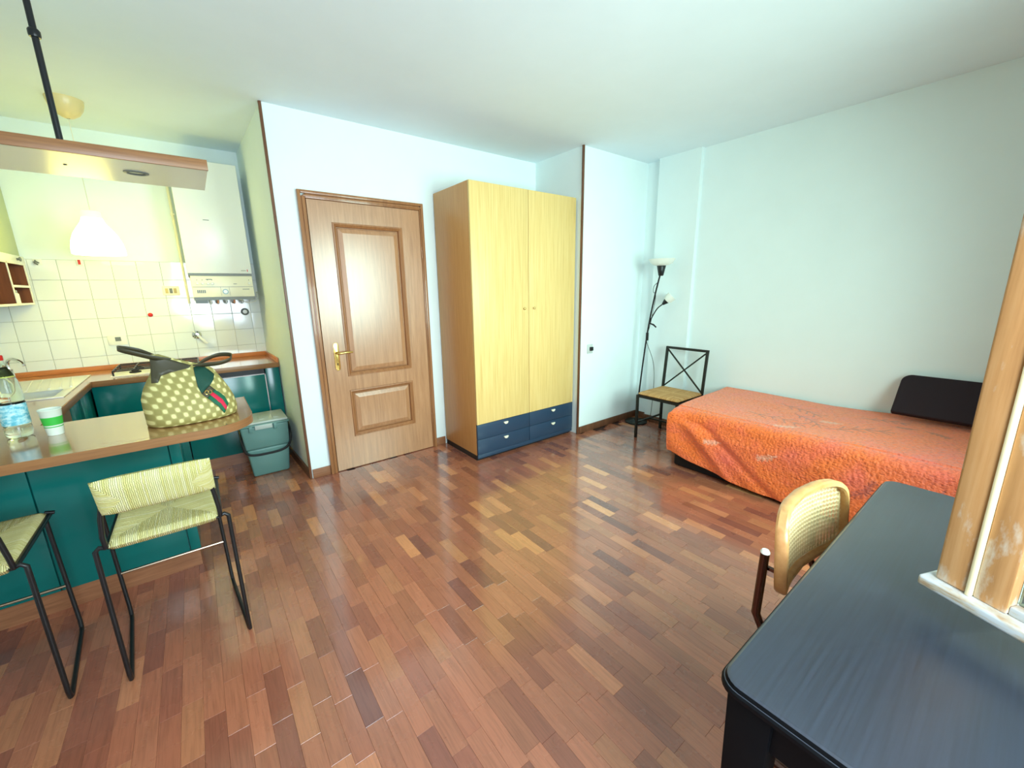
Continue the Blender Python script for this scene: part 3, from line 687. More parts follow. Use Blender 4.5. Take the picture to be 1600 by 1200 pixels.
# handbag ------------------------------------------------
def canvas_mat():
    m = base_mat('monogram_canvas', (196, 184, 120), 0.65); t = NT(m)
    v = t.coords('Object'); sp = t.n('ShaderNodeSeparateXYZ'); t.l(v, sp.inputs[0])
    # wrap width: x plus depth so the print follows the sides
    xx = t.math('ADD', sp.outputs[0], t.math('MULTIPLY', sp.outputs[1], 0.45))
    a = t.math('COSINE', t.math('MULTIPLY', xx, 2*PI/0.0435)); b = t.math('COSINE', t.math('MULTIPLY', sp.outputs[2], 2*PI/0.050))
    s_ = t.math('MULTIPLY', a, b)
    d = t.ramp(t.math('ADD', t.math('MULTIPLY', s_, 0.5), 0.5), [(0.46, (150, 140, 80)), (0.66, (180, 168, 104)), (0.78, (218, 210, 146))])
    t.color(d)
    t.bump(t.noise(v, 500, 2), 0.1, 0.0005); return m
m_canvas = canvas_mat()
m_leather = base_mat('brown_leather', (66, 62, 44), 0.45)
m_lining = base_mat('dark_green_lining', (16, 66, 52), 0.7)
m_wg = base_mat('green_webbing', (12, 92, 62), 0.6); m_wr = base_mat('red_webbing', (206, 34, 66), 0.6)
hbg = thing('handbag', (-0.08, 2.47, ZB), 'beige monogram canvas handbag with striped strap on the breakfast bar', 'handbag')
lev = [  # z, xl, xr, centre y, half depth
    (0.862, -0.245, 0.085, 2.475, 0.125), (0.868, -0.252, 0.100, 2.475, 0.140), (0.90, -0.252, 0.104, 2.475, 0.142), (0.945, -0.255, 0.097, 2.475, 0.130), (0.985, -0.254, 0.084, 2.475, 0.112),
    (1.03, -0.240, 0.064, 2.475, 0.088), (1.065, -0.222, 0.046, 2.475, 0.062), (1.09, -0.208, 0.034, 2.475, 0.042), (1.11, -0.200, 0.010, 2.475, 0.028), (1.135, -0.196, -0.055, 2.475, 0.018), (1.16, -0.194, -0.115, 2.475, 0.012), (1.183, -0.193, -0.160, 2.475, 0.008)]
NA = 56; bg_v, bg_f = [], []
for i, (z, xl, xr, yc, b) in enumerate(lev):
    cx, a = (xl+xr)/2, (xr-xl)/2
    for k in range(NA):
        t = 2*PI*k/NA; c, s = math.cos(t), math.sin(t); e = 0.8
        px_ = cx+a*math.copysign(abs(c)**e, c); py_ = yc+b*math.copysign(abs(s)**e, s)*(1-0.12*c)
        w = 0.006*math.sin(5*t+9*z*6)*min(1, (z-0.862)*12)*(1 if z < 1.1 else 0.2)
        bg_v.append((px_, py_-w, z))
for i in range(len(lev)-1):
    for k in range(NA): bg_f.append((i*NA+k, i*NA+(k+1) % NA, (i+1)*NA+(k+1) % NA, (i+1)*NA+k))
bg_f += [tuple(range(NA-1, -1, -1)), tuple(range((len(lev)-1)*NA, len(lev)*NA))]
mbag = MB(); mbag.add(bg_v, bg_f); body = mbag.build('body', m_canvas, hbg, angle=80)
bvh = BVHTree.FromPolygons([Vector(v) for v in bg_v], bg_f)
def patch(name, poly, mat, off=0.003, parent=hbg, n=10, thick=0.002):
    """cloth patch laid on the bag's front: polygon in (x, z), dropped on the surface"""
    bm = bmesh.new(); vs = [bm.verts.new((x, 0, z)) for x, z in poly]; bm.faces.new(vs)
    bmesh.ops.triangulate(bm, faces=bm.faces)
    bmesh.ops.subdivide_edges(bm, edges=bm.edges, cuts=4, use_grid_fill=True)
    fv = [v.co.copy() for v in bm.verts]; bm.verts.index_update(); ff = [[v.index for v in f.verts] for f in bm.faces]; bm.free()
    out = []
    for v in fv:
        hit = bvh.ray_cast(Vector((v.x, 2.0, v.z)), Vector((0, 1, 0)))
        if hit[0] is None: hit = bvh.find_nearest(Vector((v.x, 2.40, v.z)))
        nrm = hit[1]; nrm = nrm if nrm.y < 0 else -nrm
        out.append(hit[0]+nrm*off)
    m = MB(); m.add(out, ff); return m.build(name, mat, parent, solid=thick)
patch('leather_panel', [(-0.197, 1.095), (-0.190, 1.178), (-0.155, 1.172), (-0.050, 1.118), (-0.062, 1.108), (-0.125, 1.098), (-0.165, 1.085), (-0.178, 1.060), (-0.200, 1.060)], m_leather)
patch('opening_lining', [(-0.044, 1.108), (-0.020, 1.112), (0.000, 1.104), (0.030, 1.066), (0.024, 1.045), (0.000, 1.015), (-0.030, 0.990), (-0.040, 1.02)], m_lining, off=0.004)
patch('leather_tab', [(-0.030, 0.990), (0.004, 1.022), (0.020, 1.000), (-0.012, 0.968)], m_leather, off=0.006)
s0, s1, e0, e1 = (-0.012, 0.968), (0.020, 1.000), (0.040, 0.885), (0.062, 0.925)
def lp(a, b, t): return (a[0]+(b[0]-a[0])*t, a[1]+(b[1]-a[1])*t)
for u0_, u1_, mt, nm in ((0, 0.33, m_wg, 'green_web_stripe'), (0.33, 0.67, m_wr, 'red_web_stripe'), (0.67, 1.0, m_wg, 'green_web_stripe')):
    patch(nm, [lp(s0, s1, u0_), lp(s0, s1, u1_), lp((0.022, 0.925), (0.052, 0.960), u1_), lp(e0, e1, u1_), lp(e0, e1, u0_), lp((0.022, 0.925), (0.052, 0.960), u0_)], mt, off=0.006)
# interlocking monogram clasp: two facing rings
for sx in (-1, 1):
    cxm, czm = -0.004+sx*0.006, 0.995
    ptsm = [(cxm+0.0075*math.cos(a), 2.371, czm+0.0085*math.sin(a)) for a in [(-0.8 if sx < 0 else PI-0.8)+k*0.49+0.8 for k in range(11)]]
    ptsm = [(x, (bvh.ray_cast(Vector((x, 2.0, z)), Vector((0, 1, 0)))[0] or Vector((0, 2.38, 0))).y-0.009, z) for x, y, z in ptsm]
    MB().tube(ptsm, 0.0018, 6).build('monogram', m_brass, hbg)
def strap(pts, w, name):
    P = [Vector(p) for p in pts]; m = MB()
    Q = []
    for i in range(len(P)-1):
        p0, p1, p2, p3 = P[max(i-1, 0)], P[i], P[i+1], P[min(i+2, len(P)-1)]
        for k in range(6):
            t = k/6; Q.append(0.5*((2*p1)+(p2-p0)*t+(2*p0-5*p1+4*p2-p3)*t*t+(3*p1-p0-3*p2+p3)*t**3))
    Q.append(P[-1]); vs = []
    for i, q in enumerate(Q):
        ww = Vector((0.15, -0.55, 0.8)).normalized()*w/2
        vs += [q-ww, q+ww]
    m.add(vs, [(2*i, 2*i+1, 2*i+3, 2*i+2) for i in range(len(Q)-1)]); return m.build(name, m_leather, hbg, solid=0.003)
strap([(-0.120, 2.47, 1.150), (-0.175, 2.45, 1.170), (-0.230, 2.44, 1.195), (-0.282, 2.45, 1.218), (-0.290, 2.50, 1.222), (-0.230, 2.53, 1.200), (-0.170, 2.50, 1.165)], 0.026, 'strap')
strap([(-0.045, 2.46, 1.112), (0.000, 2.44, 1.118), (0.060, 2.42, 1.122), (0.105, 2.43, 1.135), (0.112, 2.48, 1.150), (0.060, 2.52, 1.150), (0.000, 2.50, 1.130), (-0.030, 2.48, 1.105)], 0.024, 'strap')

# ------------------------------------------------------------------ bin
bn = thing('waste_bin', (0.31, 3.82, 0), 'grey-green plastic waste bin with pale lid and black handle', 'bin')
m_bin = base_mat('bin_plastic', (92, 130, 124), 0.35); m_lid = base_mat('bin_lid', (176, 184, 176), 0.4)
def taper(x0, x1, y0, y1, z0, X0, X1, Y0, Y1, z1): 
    return MB().add([(x0,y0,z0),(x1,y0,z0),(x1,y1,z0),(x0,y1,z0),(X0,Y0,z1),(X1,Y0,z1),(X1,Y1,z1),(X0,Y1,z1)], [(0,3,2,1),(4,5,6,7),(0,1,5,4),(1,2,6,5),(2,3,7,6),(3,0,4,7)])
taper(0.185, 0.442, 3.68, 3.94, 0.0, 0.163, 0.462, 3.668, 3.955, 0.235).build('lower_body', m_bin, bn, bevel=0.015, seg=3)
taper(0.158, 0.467, 3.664, 3.958, 0.235, 0.140, 0.474, 3.655, 3.965, 0.425).build('upper_body', m_bin, bn, bevel=0.012, seg=3)
B(0.132, 0.482, 3.648, 3.972, 0.425, 0.440).build('rim', m_bin, bn, bevel=0.004)
lid = B(0.140, 0.476, 3.66, 3.972, 0.440, 0.458).build('lid', m_lid, bn, bevel=0.006)
for xx in (0.20, 0.30, 0.40): B(xx-0.018, xx+0.018, 3.72, 3.86, 0.458, 0.462).build('lid_rib', m_lid, lid, bevel=0.002)
for xx in (0.21, 0.38): B(xx-0.012, xx+0.012, 3.640, 3.652, 0.385, 0.432).build('clip', m_bin, bn, bevel=0.002)
B(0.24, 0.36, 3.642, 3.652, 0.400, 0.434).build('latch', m_lid, bn, bevel=0.002)
MB().tube([(0.142, 3.80, 0.405), (0.140, 3.72, 0.36), (0.142, 3.655, 0.28), (0.160, 3.640, 0.225), (0.21, 3.636, 0.20), (0.31, 3.634, 0.195), (0.40, 3.636, 0.20), (0.450, 3.640, 0.225), (0.478, 3.655, 0.28), (0.486, 3.72, 0.36), (0.482, 3.80, 0.405)], 0.009, 8, smooth=4).build('handle', m_black, bn)

# ------------------------------------------------------------------ bar stools
def pad(mb, c, ax, ay, an, w, d, t, sag=0.0, nu=28, nv=14, pa=6, pb=4, pe=0.5):
    c, ax, ay, an = Vector(c), Vector(ax), Vector(ay), Vector(an); mb.uv = []
    for sgn in (1, -1):
        vs = []
        for i in range(nu+1):
            for j in range(nv+1):
                a, b = i/nu*2-1, j/nv*2-1
                e = (max(0, 1-abs(a)**pa)*max(0, 1-abs(b)**pb))**pe
                p = c+ax*(a*w/2)+ay*(b*d/2)+an*(sgn*t/2*e-sag*(1-a*a)*(1-b*b))
                vs.append(p); mb.uv.append((i/nu, j/nv))
        W_ = nv+1
        mb.add(vs, [(i*W_+j, (i+1)*W_+j, (i+1)*W_+j+1, i*W_+j+1) for i in range(nu) for j in range(nv)])
    return mb
def stool(label):
    s = thing('bar_stool', (-0.215, 2.09, 0), label, 'stool', 'black tube bar stools with rush seats at the breakfast bar')
    NLx, NRx, NY, FYs, ZS, R = -0.402, -0.014, 1.893, 2.345, 0.580, 0.0078
    pad(MB(), (-0.208, 2.100, ZS+0.002), (1, 0, 0), (0, 1, 0), (0, 0, 1), 0.322, 0.436, 0.042, 0.012, 32, 32, 14, 14, 0.3).build('seat', m_rush_seat, s, uv=True, angle=70)
    for x, dx in ((NLx, 1), (NRx, -1)):
        sh = 0.0
        MB().tube([(x+dx*0.030, NY, ZS), (x+dx*0.012, NY, ZS+0.006), (x, NY, ZS-0.006), (x, NY+0.001, ZS-0.05), (x+0.0*dx, NY+0.002, 0.05), (x, NY+0.010, 0.018), (x-0.002, NY+0.03, R), (x-0.034, FYs-0.03, R), (x-0.036, FYs-0.008, 0.016), (x-0.037, FYs, 0.05), (x-0.042, FYs-0.02, ZS-0.05), (x-0.042, FYs-0.02, ZS-0.006), (x-0.030+dx*0.006, FYs-0.02, ZS+0.006), (x+dx*0.012, FYs-0.02, ZS)], R, 10).build('leg_frame', m_black, s)
    # backrest posts and cushion, leaning back over the near edge
    for x in (NLx+0.030, NRx-0.026):
        MB().tube([(x, FYs-0.02, ZS-0.004), (x, NY+0.02, ZS-0.004), (x, NY-0.006, ZS+0.004), (x, NY-0.018, ZS+0.05), (x+(0.008 if x < -0.2 else -0.006), 1.868, 0.70), (x+(0.030 if x < -0.2 else -0.022), 1.850, 0.80)], R, 10).build('back_post', m_black, s)
    for y in (NY+0.006, FYs-0.02): MB().tube([(NLx+0.03, y, ZS-0.004), (NRx-0.026, y, ZS-0.004)], R*0.9, 8).build('seat_rail', m_black, s)
    MB().tube([(NLx-0.039, FYs-0.008, 0.235), (NRx-0.039, FYs-0.008, 0.235)], 0.006, 8).build('foot_rail', base_mat('dull_chrome', (170, 150, 130), 0.3, metal=1.0), s)
    up_ = Vector((0, -0.045, 0.125)).normalized(); nn = Vector((1, 0, 0)).cross(up_)
    pad(MB(), (-0.198, 1.838, 0.785), (1, 0, 0), up_, nn, 0.322, 0.152, 0.062, 0.0).build('backrest', m_rush, s, uv=True, angle=70)
    return s
st = stool('bar stool with pale woven rush back standing below the handbag')
st2 = dup(st, (-0.557, 0.045, 0)); st2['label'] = 'bar stool cut off by the left edge, below the bottle and cup'

# ------------------------------------------------------------------ corner chair
ch = thing('dining_chair', (3.5, 2.08, 0), 'dark iron chair with crossed back bars and rush seat in the corner', 'chair')
X0, X1, Y0, Y1, ZS = 3.285, 3.705, 1.872, 2.285, 0.425; T = 0.022
for x, y in ((X0, Y0), (X0, Y1)): MB().bar((x, y, 0), (x, y, ZS+0.012), T).build('leg', m_iron, ch, bevel=0.001)
for y in (Y0, Y1): MB().bar((X1, y, 0), (X1, y, ZS), T).bar((X1, y, ZS), (3.745, y, 0.862), T, up=(0, 1, 0)).build('back_leg', m_iron, ch, bevel=0.001)
MB().bar((X0, Y0, ZS), (X0, Y1, ZS), T*0.9).bar((X0, Y0, ZS), (X1, Y0, ZS), T*0.9).bar((X0, Y1, ZS), (X1, Y1, ZS), T*0.9).bar((X1, Y0, ZS), (X1, Y1, ZS), T*0.9).build('seat_frame', m_iron, ch)
MB().bar((3.745, Y0-0.011, 0.855), (3.745, Y1+0.011, 0.855), T).build('top_rail', m_iron, ch, bevel=0.001)
for a, b in (((3.705, Y0, ZS+0.03), (3.744, Y1, 0.845)), ((3.705, Y1, ZS+0.03), (3.744, Y0, 0.845))): MB().bar(a, b, 0.012, 0.012, up=(1, 0, 0)).build('cross_bar', m_iron, ch)
for y in (Y0, Y1): MB().bar((X0, y, 0.155), (X1, y, 0.155), 0.014).build('side_stretcher', m_iron, ch)
MB().bar((3.50, Y0, 0.155), (3.50, Y1, 0.155), 0.014).build('cross_stretcher', m_iron, ch)
pad(MB(), (3.495, 2.078, 0.447), (1, 0, 0), (0, 1, 0), (0, 0, 1), 0.425, 0.425, 0.036, 0.0, 28, 28, 12, 12, 0.3).build('seat', m_rush_tan, ch, uv=True, angle=70)

# ------------------------------------------------------------------ floor lamp
fl = thing('floor_lamp', (3.70, 2.575, 0), 'thin black floor lamp with white uplighter and small reading arm', 'lamp')
MB().lathe([(0.0001, 0.0), (0.118, 0.0), (0.118, 0.012), (0.105, 0.020), (0.02, 0.026), (0.014, 0.05)], (3.690, 2.572, 0.0), n=36).build('base', m_iron, fl)
pole = [(3.690, 2.572, 0.02), (3.690, 2.545, 0.45), (3.685, 2.492, 0.98), (3.672, 2.425, 1.35), (3.660, 2.362, 1.60)]
MB().tube(pole, 0.008, 8, smooth=5).build('pole', m_black, fl)
tx, ty = 3.660, 2.362
MB().lathe([(0.020, 0), (0.024, 0.005), (0.042, 0.092), (0.040, 0.096)], (tx, ty, 1.555), n=24, cap=(True, True)).build('shade_holder', m_black, fl)
m_opal = base_mat('opal_plastic', (236, 240, 230), 0.35)
MB().lathe([(0.042, 0.0), (0.075, 0.008), (0.105, 0.030), (0.124, 0.062), (0.121, 0.062), (0.102, 0.033), (0.07, 0.012)], (tx, ty, 1.650), n=36).build('lamp_shade', m_opal, fl)
arm = MB().tube([(3.681, 2.475, 1.08), (3.680, 2.44, 1.16), (3.690, 2.395, 1.24), (3.705, 2.345, 1.285)], 0.006, 8, smooth=6).build('reading_arm', m_black, fl)
ad = Vector((0.30, -0.55, 0.62)).normalized()
MB().lathe([(0.010, 0), (0.012, 0.004), (0.030, 0.050), (0.028, 0.052)], (3.703, 2.350, 1.280), ad, 20, cap=(True, True)).build('shade_holder', m_black, arm)
MB().lathe([(0.029, 0.048), (0.044, 0.075), (0.050, 0.115), (0.047, 0.115), (0.040, 0.075)], (3.703, 2.350, 1.280), ad, 24).build('lamp_shade', m_opal, arm)
MB().tube([(3.681, 2.475, 1.09), (3.690, 2.43, 1.075), (3.695, 2.40, 1.05)], [0.006, 0.009, 0.007], 8).build('knob', m_black, fl)
MB().tube([(3.683, 2.490, 0.91), (3.683, 2.490, 0.99)], 0.014, 8).build('switch', m_black, fl)
MB().tube([(3.655, 2.375, 1.50), (3.625, 2.405, 1.46), (3.640, 2.42, 1.40), (3.668, 2.41, 1.36), (3.672, 2.45, 1.10), (3.683, 2.49, 0.98), (3.690, 2.50, 0.90), (3.735, 2.44, 0.70), (3.765, 2.43, 0.50), (3.770, 2.44, 0.20), (3.775, 2.46, 0.006)], 0.0028, 6, smooth=6).build('cable', m_iron, fl)
sw = thing('light_switch', (3.061, 2.72, 0.86), 'small white wall socket with black plug beside the wardrobe', 'socket')
B(3.025, 3.100, 2.711, 2.7195, 0.815, 0.905).build('plate', base_mat('grey_white_plastic', (196, 204, 198), 0.4), sw, bevel=0.002)
B(3.052, 3.090, 2.690, 2.711, 0.842, 0.880).build('plug', m_black, sw, bevel=0.004)

# ------------------------------------------------------------------ bed
bd = thing('bed', (3.41, 0.73, 0), 'single bed with black base against the right wall', 'bed')
m_bedbase = base_mat('black_upholstery', (20, 18, 22), 0.7)
B(2.990, 3.835, -0.28, 1.700, 0.0, 0.22).build('base', m_bedbase, bd, bevel=0.02)
B(2.995, 3.830, -0.27, 1.690, 0.222, 0.472).build('mattress', m_offw, bd, bevel=0.05, seg=4)
def quilt_mat():
    m = base_mat('orange_quilt', (226, 84, 44), 0.5, spec=0.5); t = NT(m)
    a = t.n('ShaderNodeAttribute'); a.attribute_name = 'motif'; sp = t.n('ShaderNodeSeparateColor'); t.l(a.outputs['Color'], sp.inputs[0])
    v = t.coords('UV', (1, 1, 1)); n = t.noise(v, 7, 3)
    c = t.ramp(n, [(0.3, (255, 120, 40)), (0.5, (255, 120, 54)), (0.72, (255, 116, 74))])
    vor = t.n('ShaderNodeTexVoronoi'); vor.feature = 'F1'; vor.inputs['Scale'].default_value = 62
    mp = t.coords('UV', (1.0, 0.55, 1), (0, 0, 0.5)); t.l(mp, vor.inputs['Vector'])
    wv = t.noise(t.coords('UV', (1, 2.2, 1), (0, 0, 0.6)), 46, 3, 0.6)
    st_ = t.ramp(wv, [(0.36, (150, 120, 110)), (0.50, (255, 255, 255)), (1.0, (255, 255, 255))])
    c = t.mix(0.42, c, st_, 'MULTIPLY')
    c = t.mix(sp.outputs[0], c, (76, 52, 54)); c = t.mix(sp.outputs[1], c, (240, 200, 176)); c = t.mix(t.math('MULTIPLY', sp.outputs[2], 0.5), c, (220, 80, 130))
    t.color(c)
    h = t.math('ADD', t.math('MULTIPLY', vor.outputs['Distance'], -0.6), wv); t.bump(h, 1.0, 0.010)
    t.b.inputs['Sheen Weight'].default_value = 0.3; return m
m_quilt = quilt_mat()
import numpy as np
NU, NV = 380, 240
LX, LY, DF = 0.875, 2.02, 0.47     # width across, length, drop
rng = np.random.RandomState(3)
U, V = np.meshgrid(np.linspace(0, 1, NU+1), np.linspace(0, 1, NV+1), indexing='ij')   # U along the bed (head->foot), V across (wall->front->hem)
yb = -0.285+U*LY
s = V*(LX+DF)
r_c = 0.075
topz = 0.528-0.030*np.clip(s/LX, 0, 1)**2+0.055*np.clip((0.9-yb)/1.2, 0, 1)*np.clip(1-s/LX, 0, 1)
# cross-section: flat, rounded corner, hanging drop that leans outward
flat = LX-r_c; arc = r_c*PI/2
X = np.where(s < flat, 3.838-s, 0); Z = np.where(s < flat, topz, 0)
ang = np.clip((s-flat)/r_c, 0, PI/2); zc = 0.498-r_c
X = np.where(s >= flat, 3.838-flat-r_c*np.sin(ang), X); Z = np.where(s >= flat, zc+r_c*np.cos(ang), Z)
dd = np.clip(s-flat-arc, 0, None); hem = np.interp(yb, [-0.3, 0.6, 1.15, 1.55, 1.75], [0.012, 0.016, 0.034, 0.100, 0.150])
dmax = (LX+DF-flat-arc); Z = np.where(dd > 0, zc-dd/dmax*(zc-hem), Z)
def vnoise(u, v, seed, o=4):
    r = np.random.RandomState(seed); t = np.zeros_like(u)
    for k in range(o):
        f = 2.0**k
        for _ in range(4):
            a, b, p = r.uniform(-1, 1)*6*f, r.uniform(-1, 1)*6*f, r.uniform(0, 7); t += np.sin(a*u+b*v+p)/f/4
    return t
fade = np.clip(dd/0.10, 0, 1)
fold = 0.5+0.5*np.sin(9.0*(yb+0.9*dd)+1.5*vnoise(U*1.2, V, 5, 2)+2.0)
X -= fade*(0.016+0.022*fold*np.clip(dd/dmax*1.2, 0, 1)+0.006*vnoise(U*2, V*2, 8))
# one deep swag near the foot
sw_ = np.exp(-((yb-(1.62-0.9*dd))/0.07)**2)*np.clip(dd/0.06, 0, 1); X -= 0.022*sw_
sw2 = np.exp(-((yb-(1.50-1.3*dd))/0.06)**2)*np.clip(dd/0.05, 0, 1); X += 0.016*sw2
Z += np.where(s < flat, 0.006*vnoise(U*2.2, V*2.2, 11), 0)
Y = yb+0.012*fade*vnoise(U, V*3, 21, 2)
# foot end hangs down over the end of the mattress (last rows)
ef = np.clip((U-0.985)/0.015, 0, 1); Y = np.where(ef > 0, -0.285+0.985*LY+0.025*np.sin(ef*PI/2), Y); Z = Z-ef**2*np.where(s < flat+arc*0.6, 0.06, 0.02)
cf = np.exp(-((yb-1.735)/0.10)**2)*np.clip((s-flat)/0.08, 0, 1)*np.clip(1-dd/0.40, 0, 1); X -= 0.045*cf; Y += 0.012*cf
co = np.stack([X, Y, Z], -1).reshape(-1, 3); og = np.array([3.4, 0.73, 0.0])
me = bpy.data.meshes.new('bedspread'); Wd = NV+1
faces = [(i*Wd+j, i*Wd+j+1, (i+1)*Wd+j+1, (i+1)*Wd+j) for i in range(NU) for j in range(NV)]
me.from_pydata([tuple(p) for p in (co-og)], [], faces)
uvl = me.uv_layers.new(name='UVMap'); uvs = np.stack([U*LY, V*(LX+DF)], -1).reshape(-1, 2)
for lp_ in me.loops: uvl.data[lp_.index].uv = uvs[lp_.vertex_index]
# printed motifs: leaf sprays drawn as strokes on the cloth (metres along, metres across)
dark = np.zeros((NU+1, NV+1)); lite = np.zeros_like(dark); pink = np.zeros_like(dark)
SU, SV = U*LY, V*(LX+DF)
def stroke(arr, p, q, w=0.006, amt=0.9):
    ax, ay = p; bx, by = q; L2 = (bx-ax)**2+(by-ay)**2+1e-9
    t = np.clip(((SU-ax)*(bx-ax)+(SV-ay)*(by-ay))/L2, 0, 1); d = np.hypot(SU-ax-t*(bx-ax), SV-ay-t*(by-ay))
    np.maximum(arr, amt*np.clip(1.5-d/w, 0, 1), out=arr)
def spray(cx, cy, ang, size, arr, w=0.005):
    px_, py_ = cx, cy
    for k in range(5):
        a2 = ang+math.sin(k*1.3)*0.25; qx, qy = px_+math.cos(a2)*size/5, py_+math.sin(a2)*size/5
        stroke(arr, (px_, py_), (qx, qy), w)
        if k > 0:
            for sg in (1, -1):
                b2 = a2+sg*0.75; stroke(arr, (px_, py_), (px_+math.cos(b2)*size*0.2, py_+math.sin(b2)*size*0.2), w*1.2, 0.75)
        px_, py_ = qx, qy
for cx, cy, an, sz, wh in ((0.74, 1.08, 2.5, 0.16, 0), (0.72, 1.06, 0.6, 0.14, 0), (0.75, 1.10, 4.4, 0.10, 0), (0.62, 0.30, 2.6, 0.13, 0), (0.66, 0.30, 0.2, 0.10, 0), (1.05, 0.62, 3.6, 0.35, 0), (1.30, 0.42, 2.4, 0.30, 0), (1.55, 0.60, 3.0, 0.4, 0), (1.45, 0.25, 2.7, 0.35, 0), (0.95, 0.25, 3.3, 0.25, 0),
                       (1.22, 1.02, 0.4, 0.13, 1), (1.18, 0.70, 0.5, 0.15, 1), (1.60, 1.05, 0.2, 0.12, 1), (1.00, 0.48, 0.1, 0.12, 1), (0.45, 0.95, 1.2, 0.3, 0), (0.30, 0.60, 1.5, 0.25, 0)):
    spray(cx, cy, an, sz, lite if wh else dark, 0.0055 if wh else 0.0045)
for cx, cy, rr in ((0.80, 1.05, 0.10), (1.15, 1.00, 0.10), (1.55, 1.15, 0.14), (0.95, 0.85, 0.08), (0.50, 0.85, 0.22)): np.maximum(pink, np.exp(-((SU-cx)**2+(SV-cy)**2)/rr**2), out=pink)
ca = me.color_attributes.new('motif', 'FLOAT_COLOR', 'POINT')
buf = np.stack([dark*0.6, lite*0.6, pink*0.45, np.ones_like(dark)], -1).reshape(-1).astype(np.float32); ca.data.foreach_set('color', buf)
me.materials.append(m_quilt)
for p in me.polygons: p.use_smooth = True
bs = bpy.data.objects.new('bedspread', me); COL.objects.link(bs); bs.location = tuple(og)
tag(bs, 'orange-red quilted bedspread with dark leaf drawings draped over the bed', 'bedspread')
md = bs.modifiers.new('thickness', 'SOLIDIFY'); md.thickness = 0.006; md.offset = 1
# headrest panel leaning on the wall
hp_ = MB(); ring_ = []
ya, yb_ = 0.535, -0.28; rr = 0.055
out = [(ya, 0.0), (ya, 0.30-rr)]+[(ya-rr+rr*math.cos(a), 0.30-rr+rr*math.sin(a)) for a in [PI/2*k/6 for k in range(1, 7)]]+[(yb_+rr+rr*math.cos(a), 0.30-rr+rr*math.sin(a)) for a in [PI/2+PI/2*k/6 for k in range(7)]]+[(yb_, 0.0)]
lx = Vector((0.62, 0, 0.785)).normalized(); nx = Vector((-lx.z, 0, lx.x))
base = Vector((3.655, 0, 0.592))
for off in (-0.022, 0.022): ring_.append([base+lx*h+Vector((0, y, 0))+nx*off for y, h in out])
n = len(out); hp_.add(ring_[0]+ring_[1], [tuple(range(n)), tuple(range(2*n-1, n-1, -1))]+[(i, (i+1) % n, (i+1) % n+n, i+n) for i in range(n)])
hr = hp_.build('headrest_cushion', base_mat('dark_brown_fabric', (32, 16, 24), 0.85), bevel=0.010, seg=3)
tag(hr, 'dark brown padded headrest leaning on the wall at the bed head', 'cushion')

# ------------------------------------------------------------------ table
tb = thing('table', (1.295, -0.11, 0), 'black-brown wooden table with stepped edge in the right foreground', 'table')
TX0, TX1, TY0, TY1 = 0.662, 1.930, -0.485, 0.262
def rrect(x0, x1, y0, y1, r, k=6):
    p = []
    for cx, cy, a0 in ((x1-r, y1-r, 0), (x0+r, y1-r, PI/2), (x0+r, y0+r, PI), (x1-r, y0+r, 1.5*PI)):
        p += [(cx+r*math.cos(a0+PI/2*i/k), cy+r*math.sin(a0+PI/2*i/k)) for i in range(k+1)]
    return p
tm = MB(); layers = [(0.0135, 0.722), (0.004, 0.724), (0.0, 0.728), (0.0, 0.736), (0.003, 0.740), (0.0045, 0.7405), (0.005, 0.743), (0.007, 0.7475), (0.011, 0.750)]
rings = [rrect(TX0+i, TX1-i, TY0+i, TY1-i, 0.040-i*0.6) for i, z in layers]; n = len(rings[0]); vs = [(x, y, layers[k][1]) for k, rg_ in enumerate(rings) for x, y in rg_]
tm.add(vs, [(k*n+i, k*n+(i+1) % n, (k+1)*n+(i+1) % n, (k+1)*n+i) for k in range(len(rings)-1) for i in range(n)]+[tuple(range(n-1, -1, -1)), tuple(range((len(rings)-1)*n, len(rings)*n))])
top_ = tm.build('top', m_tabletop, tb, angle=30)
top_.data.materials.append(m_leg)
for p in top_.data.polygons:
    if abs(p.normal.z) < 0.75 or p.normal.z < 0: p.material_index = 1  # edges and underside take the blackened shade colour
for x, y in ((TX0+0.06, TY1-0.055), (TX1-0.06, TY1-0.055), (TX0+0.06, TY0+0.055), (TX1-0.06, TY0+0.055)):
    taper(x-0.024, x+0.024, y-0.024, y+0.024, 0.0, x-0.038, x+0.038, y-0.038, y+0.038, 0.722).build('leg', m_leg, tb, bevel=0.003)
MB().box(TX0+0.085, TX1-0.085, TY1-0.075, TY1-0.055, 0.63, 0.722).box(TX0+0.085, TX1-0.085, TY0+0.055, TY0+0.075, 0.63, 0.722).box(TX0+0.038, TX0+0.058, TY0+0.09, TY1-0.09, 0.63, 0.722).box(TX1-0.058, TX1-0.038, TY0+0.09, TY1-0.09, 0.63, 0.722).build('apron', m_leg, tb)

# ------------------------------------------------------------------ cane chair
cc = thing('cane_chair', (1.44, 0.2, 0), 'beech and cane cantilever chair pushed against the far side of the table', 'chair')
m_beech = wood('beech', [(0.3, (186, 132, 78)), (0.7, (208, 158, 102))], scale=(10, 10, 10), rough=0.35, coat=0.3)
m_cane = base_mat('cane', (216, 190, 142), 0.5)
cx0, hw, zb, zt = 1.448, 0.235, 0.560, 0.800
def back_pt(a, b):   # a in -1..1 across, b in -1..1 up, concave towards the sitter
    x = cx0+a*hw; z = (zb+zt)/2+b*(zt-zb)/2
    return Vector((x, 0.372-0.045*a*a-0.012*a+0.012*b, z))
lp_pts = []
for k in range(48):
    t = 2*PI*k/48; c, s_ = math.cos(t), math.sin(t); e = 0.42
    lp_pts.append(back_pt(math.copysign(abs(c)**e, c), math.copysign(abs(s_)**e, s_)))
fm = MB(); fvs = []; nL = len(lp_pts)
